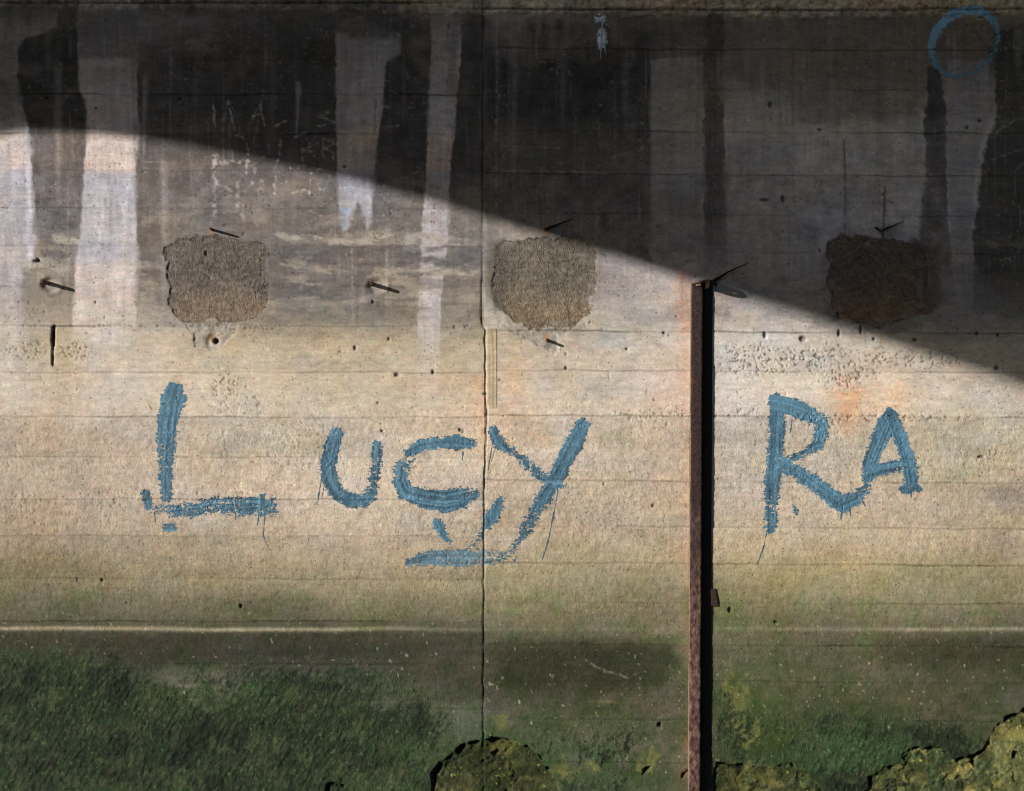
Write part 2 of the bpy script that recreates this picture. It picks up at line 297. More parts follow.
# ragged horizontal bands across the stained concrete
mix(pmask([(325,234),(400,231),(481,240),(481,246),(400,245),(330,246),(318,238)], 1.2, 2.5, 12, 58, brk=.75), (182,171,154), .85)
mix(pmask([(268,232),(320,236),(330,242),(290,243)], 1.5, 3, 9, 59, brk=.75), (182,171,154), .75)
mix(pmask([(262,246),(330,247),(420,247),(481,246),(481,266),(390,268),(330,265),(268,264)], 1.2, 2.5, 12, 60, brk=.75), (100,94,90), .9)
mix(pmask([(282,264),(330,265),(350,272),(300,272)], 1.5, 2.5, 9, 61, brk=.75), (172,160,140), .6)
mix(pmask([(383,268),(410,268),(481,269),(474,276),(440,275),(384,274)], 1.2, 2, 9, 62, brk=.75), (182,171,154), .85)
mix(pmask([(358,276),(384,272),(388,294),(366,294)], 2, 2, 9, 63, brk=.75), (104,98,93), .85)
mix(pmask([(138,243),(165,240),(166,262),(140,263)], 2, 3, 8, 64, brk=.75), (120,112,106), .8)
mix(pmask([(138,262),(163,264),(163,268),(139,268)], 2, 2, 8, 64, brk=.75), (182,171,154), .6)
belt = sst(255, 262, yw) * sst(330, 300, yw) * (PX < 484) * (PX > 140)
mix(belt * sst(.46, .58, fbm(PX, PY, 40, 9, 4, 640)), (100,95,90), .55)
mix(belt * sst(.56, .66, fbm(PX, PY, 30, 10, 4, 641)), (168,156,136), .5)
belt = sst(176, 190, yw) * sst(240, 232, yw) * (PX < 484) * (PX > 140)
mix(belt * sst(.50, .64, fbm(PX, PY, 34, 12, 4, 642)), (150,140,128), .45)
belt = sst(130, 260, yw) * sst(345, 320, yw) * (PX > 600)
mix(belt * sst(.5, .66, fbm(PX, PY, 40, 22, 5, 643)), (96,94,94), .35)
mix(sst(130, 90, yw) * sst(.5, .7, fbm(PX, PY, 36, 24, 5, 644)), (140,128,114), .28)
mix(sst(330, 200, yw) * sst(.68, .84, fbm(PX, PY, 2.2, 44, 3, 645)) * sst(.45, .65, fbm(PX, PY, 60, 60, 3, 646)), (170,164,160), .3)
A = A * (1 + (sst(130, 150, yw) * sst(345, 300, yw))[..., None] * np.array([-.02, -.01, .05], np.float32))
# small round cups round two of the bars
for cx_, cy_ in ((50, 285), (377, 286), (875, 341)):
    r = np.hypot((PX - cx_) / 1.25, PY - cy_); mix(sst(9.5, 7.5, r), (146,139,130), .75)
# below the patches: grey broken scars
SC1 = [(184,322),(240,323),(238,330),(224,345),(215,350),(205,347),(196,346),(193,334)]
SC2 = [(500,322),(572,326),(558,340),(558,352),(548,351),(530,341),(512,332)]
for P in (SC1, SC2): mix(pmask(P, 1, 2.5, 7, 65), (158,153,145), .8)
mix(pmask([(866,332),(884,332),(886,346),(866,348)], 1.2, 2, 6, 65), (206,198,184), .6)
mix(pmask([(880,333),(884,333),(883,347),(879,346)], 1, 1, 6, 65), (170,150,100), .6)
mix(pmask([(905,318),(920,325),(896,334),(880,330),(862,322)], 2, 2, 6, 65), (112,110,108), .7)
# old filler in the joint strip
mix(pmask([(486,196),(500,196),(500,262),(488,300),(486,262)], 2, 1, 8, 66), (112,108,94), .6)
mix(pmask([(485,296),(500,300),(508,326),(497,328),(485,328)], 2, 2, 8, 66), (190,184,172), .7)
# rust weeping
mix(pmask([(836,372),(858,372),(860,400),(850,440),(842,442),(838,415)], 9, 9, 16, 67, brk=.6), (208,150,104), .6)
mix(pmask([(830,395),(900,385),(905,420),(840,425)], 12, 10, 18, 68, brk=.7), (206,164,122), .4)
mix(pmask([(676,270),(691,272),(691,320),(686,560),(691,800),(688,800),(682,420)], 5, 6, 12, 69, brk=.6), (182,130,102), np.interp(PY, [0,270,330,420,800], [.6,.6,.5,.22,.2]))
mix(pmask([(498,380),(520,345),(530,420),(548,440),(520,450),(500,430)], 11, 10, 18, 70, brk=.6), (204,164,124), .5)
mix(pmask([(474,380),(486,370),(486,470),(478,440)], 5, 6, 12, 70, brk=.6), (200,156,118), .45)
mix(pmask([(683,736),(690,736),(690,752),(685,750)], 1.5, 1.5, 6, 71), (140,88,64), .5)
for px_, py_ in ((211,233),(545,232),(547,337),(210,338)):
    r = np.hypot(PX - px_, (PY - py_) / 1.4); mix(sst(5, 1.5, r + (fbm(PX, PY, 3, 3, 2, 72) - .5) * 4), (150,112,80), .7)
mix(pmask([(205,240),(222,240),(226,262),(208,262)], 3, 3, 8, 73), (120,92,70), .35)
# greyer and paler clouds in the beige field
for (cx_, cy_, rx, ry, c, k) in ((130,350,60,60,(186,178,170),.35),(640,330,50,30,(178,176,172),.4),(590,380,60,22,(188,178,164),.4),
     (40,480,60,30,(164,152,134),.4),(240,450,40,28,(160,150,130),.4),(300,440,50,16,(170,164,140),.4),(770,470,30,20,(170,164,140),.25),
     (620,440,26,14,(166,162,132),.4),(930,470,70,12,(174,170,140),.4),(1010,500,26,14,(138,130,126),.5),(1010,545,20,16,(130,120,112),.4),
     (800,380,60,24,(204,196,184),.4),(990,440,26,10,(196,190,186),.4),(660,540,26,14,(146,132,108),.5),(555,548,40,10,(140,130,98),.4),
     (380,400,110,24,(186,176,160),.3),(60,350,30,30,(170,156,130),.4),(830,545,60,10,(160,140,112),.4),(960,300,40,30,(130,130,132),.3)):
    r = np.hypot((WXx - cx_) / rx, (WYy - cy_) / ry); mix(sst(1.2, .3, r + (mott - .5) * .8), c, k)
# square outline of old paper
for seg in (((238,400),(240,416)), ((240,416),(268,417)), ((241,463),(262,461)), ((242,470),(241,490)), ((241,490),(262,496))):
    mix(lmask(list(seg), 2.0, 1, 1, 74), (214,202,180), .6)
for seg in (((162,162),(163,190)), ((140,162),(165,162)), ((163,182),(172,196))):
    mix(lmask(list(seg), 1.2, .8, .8, 74), (150,142,134), .6)
# pale tide line
tl = np.exp(-((PY - 629.0 - (vn(PX / 60, PX * 0, 4) - .5) * 2) / 2.0) ** 2) * (.6 + .6 * (fbm(PX, PY, 16, 2.2, 3, 75)))
tk = np.interp(PX, [-1500, 0, 330, 400, 484, 520, 700, 730, 850, 890, 2300], [.9, .95, .9, .5, .18, .1, .1, .25, .3, .6, .6])
mix(np.clip(tl * tk, 0, 1), (172,160,138))
for yy, x0, x1, k in ((702,300,484,.4),(702,530,690,.4),(686,250,300,.3),(47+590,490,560,.0)):
    mix(np.exp(-((PY - yy) / 1.6) ** 2) * (PX > x0) * (PX < x1) * sst(.45, .7, fbm(PX, PY, 26, 3, 3, 76)), (150,130,112), k)
# soft dark damp patch low on the middle panel
mix(pmask([(496,648),(560,642),(672,644),(676,662),(664,688),(600,692),(500,690)], 10, 8, 20, 77), (58,55,42), .8)
mix(pmask([(205,598),(320,594),(330,612),(250,622),(200,616)], 9, 8, 20, 77), (92,86,66), .5)
mix(pmask([(872,640),(1100,636),(1100,668),(880,668)], 9, 8, 20, 77), (62,58,45), .6)
mix(pmask([(165,672),(215,668),(236,690),(215,706),(176,700)], 8, 12, 14, 78, brk=.5), (116,112,98), .6)
mix(pmask([(420,705),(484,700),(484,742),(440,746)], 8, 8, 16, 78), (108,108,92), .45)
# white paint-like flecks, chalk scratches
def chalk(P, w_, k, c=(200,194,188), brk=.5, jag=1.0):
    m = lmask(P, w_, 1.2, jag * 1.5, 80); mix(m * sst(brk - .1, brk + .28, fbm(PX, PY, 3, 3, 2, 81)) , c, k)
sc = lambda x, y: (200 + x / 5.86, 80 + y / 5.86)
CH = [((75,120),(90,290)),((160,130),(138,250)),((165,125),(205,300)),((275,285),(350,145)),((350,150),(380,270)),((300,215),(360,200)),((420,280),(500,240)),
      ((690,270),(790,250)),((750,190),(700,215),(770,240)),((600,360),(600,470)),((610,410),(690,370)),((640,410),(685,465)),((720,340),(725,460)),((725,345),(780,370),(740,400),(785,430),(780,465)),((560,335),(620,310)),((470,360),(465,450)),((230,330),(270,345))]
for s_ in CH: chalk([sc(*p) for p in s_], 1.4, .75, (176,170,166), .34)
CH2 = [((80,450),(85,790),4,.6),((95,440),(80,790),3,.4),((185,390),(200,570),1.6,.8),((275,370),(285,480),1.4,.7),((275,480),(265,560),1.6,.7),((80,490),(280,475),3.2,.7),((100,610),(190,650),2.5,.45),
       ((225,570),(215,760),3.4,.5),((300,500),(380,450),2.6,.55),((315,480),(320,560),2.4,.45),((285,610),(360,590),3,.5),((355,590),(370,660),3,.5),((460,465),(430,540),1.6,.75),((430,540),(440,690),1.8,.8),
       ((525,490),(530,515),1.8,.6),((605,480),(608,500),1.6,.7),((510,590),(500,640),1.4,.45),((535,665),(610,640),1.7,.85),((590,680),(640,665),1.1,.5),((660,545),(640,660),1.3,.75),((655,550),(700,630),1.4,.8),((700,630),(695,670),1.2,.7),((665,545),(710,518),1.2,.7),
       ((770,560),(740,615),1.2,.5),((250,520),(240,600),1.2,.5),((120,600),(150,625),1.6,.4),((340,640),(350,700),2.5,.4),((230,740),(240,790),2.4,.5)]
for a_, b_, w_, k in CH2: chalk([sc(*a_), sc(*b_)], w_ * .95, k * .92, (196,190,182), .40, 1.5)
chalk([(298,84),(298.5,95)], 5.5, .75, (150,146,144), .1); m_ = lmask([(298,92),(296.5,134)], 4.5, .8, .5, 82, w1=.8); mix(m_, (150,146,144), .7)
for P, k in (([(265,8),(266,60),(262,100),(255,140)],.3),([(497,8),(496.5,100),(496,205)],.42),([(270,10),(268,60)],.15),([(992,137),(1003,127),(1015,120),(1026,118)],.5),([(985,162),(1004,155),(1028,148)],.5),([(985,164),(984,172)],.4),([(1010,175),(1024,163)],.3),
             ([(610,158),(640,150),(651,138)],.35),([(620,164),(660,150)],.0),([(502,171),(610,173)],.35),([(502,146),(560,148)],.3),([(500,432),(500,420)],0),([(382,106),(392,108)],.5),([(382,127),(398,126)],.5),([(392,162),(397,162)],.5),([(395,175),(405,178),(420,170)],.4),
             ([(835,252),(839,262)],.6),([(1000,260),(1024,255)],.3),([(594,666),(628,678),(640,672)],.35),([(580,656),(604,672)],.25),([(243,196),(244,240)],.3),([(352,250),(353,330)],.35),([(243,410),(246,405)],0)):
    if k: chalk(P, 1.0, k, (180,174,166), .3)
# dark hairlines
for P, w_, k in (([(844,140),(845,175),(845,216)],1.5,.6),([(845,224),(845,240)],1.6,.6),([(885,186),(884,212),(883,240)],1.8,.7),([(902,216),(903,224)],1,.5),([(222,428),(227,458)],1.0,.5),([(149,405),(152,410)],1.2,.5),
               ([(53.5,326),(53,345)],3.6,1),([(53,345),(52.5,366)],2.0,1),([(358,250),(357,328)],1,.25),([(376,100),(374,132)],1.1,.5),([(350,70),(448,98)],0,0)):
    if k: mix(lmask(P, w_, .7, .6, 83), (50,44,40), k)
# many thin runs of water from the ledge, light and dark, branching and dying out
rn = np.random.RandomState(77)
for _ in range(150):
    x0 = rn.uniform(-20, 1044); y0 = rn.uniform(0, 60) if rn.rand() < .7 else rn.uniform(60, 240); ln = rn.uniform(40, 230); wd_ = rn.choice([1.2, 1.8, 2.6, 4.5, 8]); dxx = rn.uniform(-2.5, 2.5)
    P = [(x0, y0), (x0 + dxx * .4 + rn.uniform(-1, 1), y0 + ln * .4), (x0 + dxx, y0 + ln)]
    m_ = lmask(P, wd_, .9 + wd_ * .25, .9, 300 + _ % 20, w1=wd_ * .5) * sst(y0 - 2, y0 + 14, PY) * sst(y0 + ln, y0 + ln * .45, PY)
    mix(m_, LIGHT if rn.rand() < .42 else DARK, rn.uniform(.08, .26))
# multi-scale tone variation, never uniform
var = 1 + (mott - .5) * .34 + (mot2 - .5) * .26 + (BT - .5) * .20 + (fbm(PX, PY, 80, 7, 3, 23) - .5) * .13 + (fbm(PX, PY, 3.0, 30, 3, 24) - .5) * (.03 + .26 * sst(340, 260, PY)) + (fbm(PX, PY, 2.1, 1.9, 2, 240) - .5) * .16 + (fbm(PX, PY, 7, 5.5, 3, 241) - .5) * .20 + (np.random.RandomState(9).rand(*PX.shape) - .5) * .16
A = A * var[..., None]
chroma = (fbm(PX, PY, 7, 5, 3, 251) - .5)[..., None]
A = A * (1 + chroma * np.array([.10, -.06, .03], np.float32))
chroma = (fbm(PX, PY, 26, 20, 3, 252) - .5)[..., None]
A = A * (1 + chroma * np.array([-.06, .03, .22], np.float32))
# warm / cool drift
drift = (fbm(PX, PY, 44, 30, 4, 25) - .5)[..., None]
A = A * (1 + drift * np.array([.14, .02, -.14], np.float32))
low = sst(560, 620, yw)                                    # algae tinge low down, in flecks
gf = sst(.48, .68, fbm(PX, PY, 22, 14, 5, 26)) * low
A = A * (1 - gf[..., None] * np.array([.22, .06, .25], np.float32))
gs = sst(560, 760, yw + (fbm(PX, PY, 60, 40, 4, 270) - .5) * 60) * sst(.25, .75, fbm(PX, PY, 18, 16, 5, 271) + .10)
A = A * (1 - gs[..., None] * np.array([.42, .24, .46], np.float32))
# pale and dark specks
fl = fbm(PX, PY, 2.4, 2.4, 2, 27)
up = sst(330, 260, PY)
mix(sst(.74, .86, fl) * sst(.40, .62, fbm(PX, PY, 30, 30, 3, 28)), (170,163,156), .5 * up)
mix(sst(.83, .9, fbm(PX, PY, 2.6, 3.4, 2, 29)), (190,184,150), .4 * low)
# rough stony underside of the coping along the top
band = sst(16, 11, PY + (fbm(PX, PY, 14, 14, 3, 90) - .5) * 7 - np.interp(PX, [0, 300, 480, 700, 800, 1024], [-7, -4, 0, 3, 5, 0]))

# ------------------------------------------------------------------ the wall's relief (metres, out of the wall)
H = BH - SEAM * .0045 + (fbm(PX, PY, 40, 30, 4, 101) - .5) * .006 + (fbm(PX, PY, 55, 2.4, 3, 102) - .5) * .0019
mid = sst(380, 440, yw)
H += (np.random.RandomState(19).rand(*PX.shape) - .5) * (.0005 + .0005 * mid)
H += (fbm(PX, PY, 4.5, 4.5, 3, 103) - .5) * (.0012 + .0026 * mid) + (fbm(PX, PY, 2.0, 2.2, 2, 1030) - .5) * (.0008 + .0018 * mid)
H += (fbm(PX, PY, 10, 18, 3, 104) - .5) * .003 * mid
A *= (1 - SEAM * (.42 + .42 * vn(PX / 9, PY, 19)))[..., None]
below = np.zeros(PX.shape, np.float32); below[:-2] = SEAM[2:]; A *= (1 + .13 * below)[..., None]
H += band * ((fbm(PX, PY, 4.5, 4, 4, 105) - .5) * .026 + .006)
A *= (1 + band * .9)[..., None]; mul(band * sst(.5, .3, fbm(PX, PY, 6, 5, 4, 105)), .6)
lineT = np.exp(-((PY - 9.6 - (vn(PX / 25, PX * 0, 4) - .5) * 2) / 1.2) ** 2) * sst(440, 500, PX) + np.exp(-((PY - 3) / 1.2) ** 2) * sst(480, 420, PX)
H -= lineT * .010; mul(lineT, .45)
# vertical joint between the two pours
jx = np.interp(PY, [-520, 0, 200, 318, 326, 330, 395, 410, 480, 560, 741, 960], [483.5, 483, 482.5, 481.5, 482, 485, 485.5, 487, 484.5, 483.8, 483, 482]) + (vn(PY / 9, PY * 0, 6) - .5) * 1.4
jw = np.interp(PY, [0, 180, 200, 240, 280, 320, 740, 760], [.9, 1.0, 1.2, 0.15, 1.2, 1.3, 1.1, 0])
jm = np.clip(1.15 - np.abs(PX - jx) / 1.0, 0, 1) * jw * (.75 + .5 * vn(PY / 14, PY * 0, 9))
H -= np.clip(jm, 0, 1.2) * .008; mul(np.clip(jm, 0, 1), .5)
# raised timber-grained filler strip beside the joint
strip = sst(486, 487.5, PX) * sst(497, 495.8, PX) * sst(327, 330, PY) * sst(412, 404, PY)
H += strip * .0035
mix(strip, (190,170,132), .55); mul(strip * sst(.45, .6, vn(PX / 1.3, PY / 40, 14)), .7)
mix(sst(494, 495.3, PX) * sst(497, 496, PX) * sst(330, 333, PY) * sst(560, 380, PY), (216,198,160), .5)
# honeycombed zones
hc = np.zeros(PX.shape, np.float32)
for (cx_, cy_, rx, ry, k) in ((785,358,72,20,1.1),(760,368,60,8,1.1),(845,375,30,18,1),(905,360,60,12,.8),(690,413,110,5,.9),(880,418,140,5,1),(228,390,22,26,.8),(248,400,14,14,.6),(28,350,20,10,.9),(70,350,22,12,.9),
     (825,425,22,16,.8),(20,505,26,18,.5),(110,500,30,16,.5),(300,445,60,30,.45),(215,505,60,10,.5),(450,520,60,20,.3),(985,455,30,10,.6),(660,418,60,4,.8),(600,500,80,50,.3),(850,470,150,60,.25),(240,328,40,3,.9),(470,327,30,3,.9),(120,326,120,2,.8),(260,280,8,40,.7)):
    r = np.hypot((WXx - cx_) / rx, (PY - cy_) / ry); hc = np.maximum(hc, k * sst(1.15, .5, r + (fbm(PX, PY, 20, 12, 3, 106) - .5) * .9))
hn = fbm(PX, PY, 1.9, 1.8, 2, 107)
pit = sst(.60, .76, hn) * hc
H -= pit * .006; mul(pit, .5)
H += (fbm(PX, PY, 5, 4, 2, 1070) - .5) * hc * .0015
# general fine pitting
gp = sst(.80, .88, fbm(PX, PY, 3.0, 3.0, 2, 108)) * sst(.4, .65, fbm(PX, PY, 60, 50, 3, 109)) * sst(640, 560, PY)
H -= gp * .004; mul(gp, .72)
# bugholes
rs = np.random.RandomState(12)
ix0 = int(np.argmin(np.abs(AX + 50))); iy0 = int(np.argmin(np.abs(AY + 40)))
holes = [(rs.uniform(-40, 1064), rs.uniform(20, 620), rs.uniform(.35, .85) * (1.5 if rs.rand() < .06 else 1)) for _ in range(620)]
holes += [(37,261,2.6),(38,260,2),(96,108,1.2),(47,98,1.5),(180,99,1.7),(345,167,1.7),(449,26,1.4),(355,348,2),(433,372,2),(397,375,2.4),(389,339,1.6),(340,352,1.2),(485,394,1.8),(395,290,0),(373,302,1.6),(450,304,0),
          (206,253,2),(210,278,1.6),(664,333,1.7),(627,349,1.6),(566,368,1.7),(566,354,1.2),(500,380,1.2),(590,322,1.3),(765,335,2.6),(803,339,3.4),(839,333,2.4),(861,330,2.4),(874,339,1.8),(915,340,2),(997,368,2.6),(998,335,2),(977,334,2),(838,315,2.2),(873,329,0),(770,105,2.6),(765,200,3),(783,199,3),
          (241,606,2),(102,580,1.8),(77,580,1.5),(730,610,2.6),(981,457,2.4),(653,506,1.6),(604,484,1.5),(1007,445,0),(776,622,2.0),(820,130,2),(980,121,2),(967,128,2),(820,251,1.6),(722,405,0),(1006,445,1.2),(460,430,1.8),(463,431,1.8),(382,431,1.8),(381,424,1.2),(378,403,1.4),(165,404,1.2)]
for hx, hy, hr in holes:
    if hr <= 0: continue
    R = int(hr * 2.5) + 2; cx_, cy_ = int(round(hx + 50)) + ix0, int(round(hy + 40)) + iy0
    if cx_ - R < 0 or cy_ - R < 0 or cx_ + R >= NX or cy_ + R >= NY: continue
    s_ = (slice(cy_ - R, cy_ + R + 1), slice(cx_ - R, cx_ + R + 1))
    ell = rs.uniform(.55, 1.7); m_ = sst(1.25, .55, np.hypot((PX[s_] - hx) / hr / ell, (PY[s_] - hy) / hr * ell))
    H[s_] -= m_ * .0035 * (1 + hr); A[s_] *= (1 - m_ * .55)[..., None]
# little white barnacle-like dots low down
for _ in range(95):
    hx, hy = rs.uniform(-40, 1064), rs.uniform(640, 825); hr = rs.uniform(.5, 1.1) * (1.8 if rs.rand() < .08 else 1); R = 4
    cx_, cy_ = int(round(hx + 50)) + ix0, int(round(hy + 40)) + iy0
    s_ = (slice(cy_ - R, cy_ + R + 1), slice(cx_ - R, cx_ + R + 1))
    m_ = sst(1.3, .6, np.hypot((PX[s_] - hx) / hr, (PY[s_] - hy) / hr / rs.uniform(.7, 1.8)))
    H[s_] += m_ * .003; A[s_] = A[s_] * (1 - m_[..., None]) + lin((176, 172, 150)) * m_[..., None] * rs.uniform(.25, .8)+ A[s_] * 0
# slot and cups
H -= lmask([(53.5,328),(53,345)], 3.4, .7, .4, 83) * .02 + lmask([(53,345),(52.5,364)], 1.8, .7, .4, 83) * .014
for cx_, cy_, rr in ((50, 285, 9), (377, 286, 9)):
    r = np.hypot((PX - cx_) / 1.2, PY - cy_) + (fbm(PX, PY, 6, 6, 2, 110) - .5) * 2; H -= sst(rr, rr * .45, r) * .018; H += sst(rr + 4, rr + 1, r) * sst(rr - 1, rr + 1, r) * .003; mix(sst(rr, rr - 3, r), (150,143,134), .6)
for P in (SC1, SC2):
    m_ = pmask(P, 1, 2.5, 7, 65); H -= m_ * (.006 + (fbm(PX, PY, 8, 8, 3, 111) - .5) * .014)
m_ = sst(9, 4, np.hypot(PX - 213, PY - 341)); H -= m_ * .008
H -= sst(3.4, 1.8, np.hypot(PX - 215.5, PY - 341)) * .03; mul(sst(3.4, 2, np.hypot(PX - 215.5, PY - 341)), .3)
# the three dark squarish patches of coarse render, let into the wall
PT = [[(166,247),(180,238),(206,237),(236,239),(258,240),(268,248),(268,262),(265,278),(267,300),(259,318),(250,322),(220,322),(190,323),(176,316),(172,306),(168,290),(164,268)],
      [(494,250),(508,241),(530,238),(548,237),(580,242),(597,246),(594,262),(596,278),(591,300),(586,318),(574,330),(556,330),(545,329),(530,329),(514,326),(508,318),(496,306),(490,285)],
      [(829,246),(842,238),(870,238),(900,240),(918,243),(930,254),(930,268),(926,284),(927,300),(930,312),(918,318),(900,322),(872,326),(850,322),(838,318),(830,300),(827,270)]]
PTM = [pmask(P, .8, 8.0, 17, 120 + k) for k, P in enumerate(PT)]
for k, m_ in enumerate(PTM):
    cx_, cy_ = ((217, 280), (545, 284), (878, 282))[k]
    gr = fbm(PX, PY, 2.2, 2.2, 2, 123); g2 = fbm(PX, PY, 22, 18, 4, 124)
    colr = lin([(112,104,96), (118,110,98), (108,97,90)][k]) * (.30 + .75 * gr + .55 * g2)[..., None]
    br = sst(cy_ - 5, cy_ + 30, WYy)
    colr = colr * (1 + br[..., None] * np.array([.38, .22, .04], np.float32))
    m3 = np.clip(m_ - .55 * sst(.50, .66, fbm(PX, PY, 15, 13, 4, 1290)) * sst(-12, -3, poly_sd(PX, PY, PT[k])), 0, 1)[..., None]; A = A * (1 - m3) + colr * m3
    ed = pmask([(cx_ + (a - cx_) * 1.13, cy_ + (b - cy_) * 1.10) for a, b in PT[k]], 4, 7, 14, 1200 + k) * (1 - m_) * sst(.45, .6, fbm(PX, PY, 12, 12, 3, 1291)); mix(ed, (126, 118, 108) if k < 2 else (84, 80, 76), .5)
    H += m_ * (-.006 + (fbm(PX, PY, 2.4, 2.4, 2, 125) - .5) * .0065 + (fbm(PX, PY, 18, 18, 3, 126) - .5) * .006)
    mul(np.clip(m_ * (1 - m_) * 4, 0, 1) * sst(.4, .6, fbm(PX, PY, 14, 14, 3, 129)), .35)
# darker left flanks beside the second patch
mix(pmask([(489,242),(503,240),(506,280),(506,310),(494,308),(488,280)], 5, 3, 9, 127), (86,80,74), .55)
mix(pmask([(912,238),(936,252),(944,300),(930,316),(922,300),(926,262)], 3, 3, 9, 128), (80,74,70), .6)

# broken, spalled foot of the wall: stepped back behind a ragged lip
BK = [[(433,900),(433,787),(431,774),(438,766),(441,763),(452,754),(461,746),(472,742),(484,741),(492,738),(501,741),(512,744),(528,746),(538,754),(546,766),(560,790),(566,900)],
      [(712,900),(713,770),(716,763),(728,764),(745,768),(790,766),(830,790),(860,900)],
      [(862,900),(866,792),(871,778),(884,768),(896,764),(905,764),(900,757),(908,750),(916,747),(932,748),(944,751),(950,757),(960,759),(972,757),(980,752),(990,741),(994,728),(1003,722),(1014,718),(1024,710),(1060,700),(1100,690),(2300,680),(2300,900)]]
BKM = [pmask(P, .9, 5.0, 17, 130 + k, 60) for k, P in enumerate(BK)]
crag = fbm(PX, PY, 34, 26, 5, 133, .6); ridg = np.abs(fbm(PX + PY * .6, PY, 30, 24, 4, 134) - .5) * 2
for k, m_ in enumerate(BKM):
    H += m_ * (-.011 + (crag - .5) * .032 - sst(.10, .02, ridg) * .007 + (fbm(PX, PY, 5, 5, 3, 135) - .5) * .016)
    rock = lin((88, 92, 58)) * (1.45 if k == 2 else 1.0) * (.1 + .9 * fbm(PX, PY, 12, 12, 4, 136) + .7 * fbm(PX, PY, 3, 3, 2, 1360))[..., None]
    yel = sst(.50, .74, fbm(PX, PY, 14, 11, 5, 137) + (.10 if k == 2 else -.08))
    rock = rock * (1 - yel[..., None]) + lin((132, 126, 74)) * yel[..., None]
    grn = sst(.5, .66, fbm(PX, PY, 26, 20, 5, 138) + (.0 if k == 2 else .12))
    rock = rock * (1 - .75 * grn[..., None]) + lin((52, 62, 36)) * .75 * grn[..., None]
    flk = sst(.70, .82, fbm(PX, PY, 3.2, 3.6, 2, 1381)) * sst(.45, .6, fbm(PX, PY, 24, 18, 3, 1382)); rock = rock * (1 - flk[..., None]) + lin((176, 172, 96)) * flk[..., None]
    rock = rock * (1.05 if k == 2 else .66) * (.55 + .9 * fbm(PX, PY, 16, 12, 4, 1380))[..., None]
    m3 = (m_ * (1 if k == 2 else .9))[..., None]; A = A * (1 - m3) + rock * m3
# the cracks along the lips
for P, w_ in (([(434,792),(433,775),(442,764),(456,752),(468,744),(484,741)],4.2),([(484,741),(500,740),(512,744)],2.5),([(528,747),(540,756),(548,768)],1.6),([(497,752),(480,766)],2.0),([(513,775),(506,791)],2.0),
              ([(866,795),(872,778),(884,768),(897,765)],4.0),([(903,768),(901,756),(909,750),(922,747)],5.2),([(922,747),(945,752)],2.2),([(960,759),(974,757),(984,750),(991,740),(996,726),(1006,720),(1030,709)],4.6),
              ([(678,786),(683,775),(692,768)],2.6),([(792,766),(740,767),(718,763)],3.0),([(636,790),(642,775),(652,765)],1.8),([(975,765),(972,762)],3),([(1014,756),(1018,753)],3),([(344,786),(330,784),(326,795)],2),([(660,722),(656,738)],3)):
    m_ = lmask(P, w_ * .62, .7, 3.8, 139, js=8); m_ = m_ * sst(.22, .42, fbm(PX, PY, 12, 12, 3, 1390)); H -= m_ * .03; mul(m_, .3)
rust_l = pmask([(674,784),(678,772),(690,764),(690,768),(684,776)], 1.2, 1, 6, 140); mix(rust_l, (104,78,56), .6)
mix(pmask([(690,560),(714,560),(714,791),(690,791)], 2, 1, 6, 141), (60,48,40), .4)
# lichen blots
for (cx_, cy_, rx, ry) in ((505,748,14,7),(650,762,10,10),(560,770,12,10),(592,762,12,8),(735,700,12,26),(505,722,10,8),(700,735,0,0),(760,780,30,12),(745,735,14,14)):
    if rx:
        r = np.hypot((WXx - cx_) / rx, (WYy - cy_) / ry); mix(sst(1.2, .4, r + (fbm(PX, PY, 8, 8, 3, 142) - .5) * 2.6), (124,122,68), .45)
# albedo from the "under full sun" colours
A = np.clip(A * 1.0, .004, .85)
rough = .35 + .9 * mid + .9 * hc; rough = rough + band * 1.5
for m_ in PTM: rough = rough + m_ * 1.5
for m_ in BKM: rough = rough + m_ * 1.2

def Hat(x, y):                                          # bilinear read of the relief inside the fine zone
    u = np.clip(x + 50, 0, 1123) + ix0; v = np.clip(y + 40, 0, 870) + iy0
    iu = np.floor(u).astype(int); iv = np.floor(v).astype(int); fu = u - iu; fv = v - iv
    return (H[iv, iu] * (1 - fu) + H[iv, iu + 1] * fu) * (1 - fv) + (H[iv + 1, iu] * (1 - fu) + H[iv + 1, iu + 1] * fu) * fv

# ------------------------------------------------------------------ materials
M_conc = attr_mat('board_marked_concrete', grain=(260, 260, 260), tone=.36, bump=.6, bdist=.004)
M_rend = attr_mat('coarse_render', grain=(230, 230, 230), tone=.5, bump=.9, bdist=.006, spk=1.6)
M_rock = attr_mat('broken_mossy_concrete', grain=(160, 160, 160), tone=.45, bump=.9, bdist=.006)
M_paint = attr_mat('old_blue_paint', grain=(300, 300, 300), tone=.3, spk=1.1, bump=.35, bdist=.003, rough=.6, spec=.35)
M_algae = attr_mat('wet_green_algae', grain=(230, 230, 230), tone=.6, spk=1.9, bump=.7, bdist=.006, rough=.75, spec=.25)

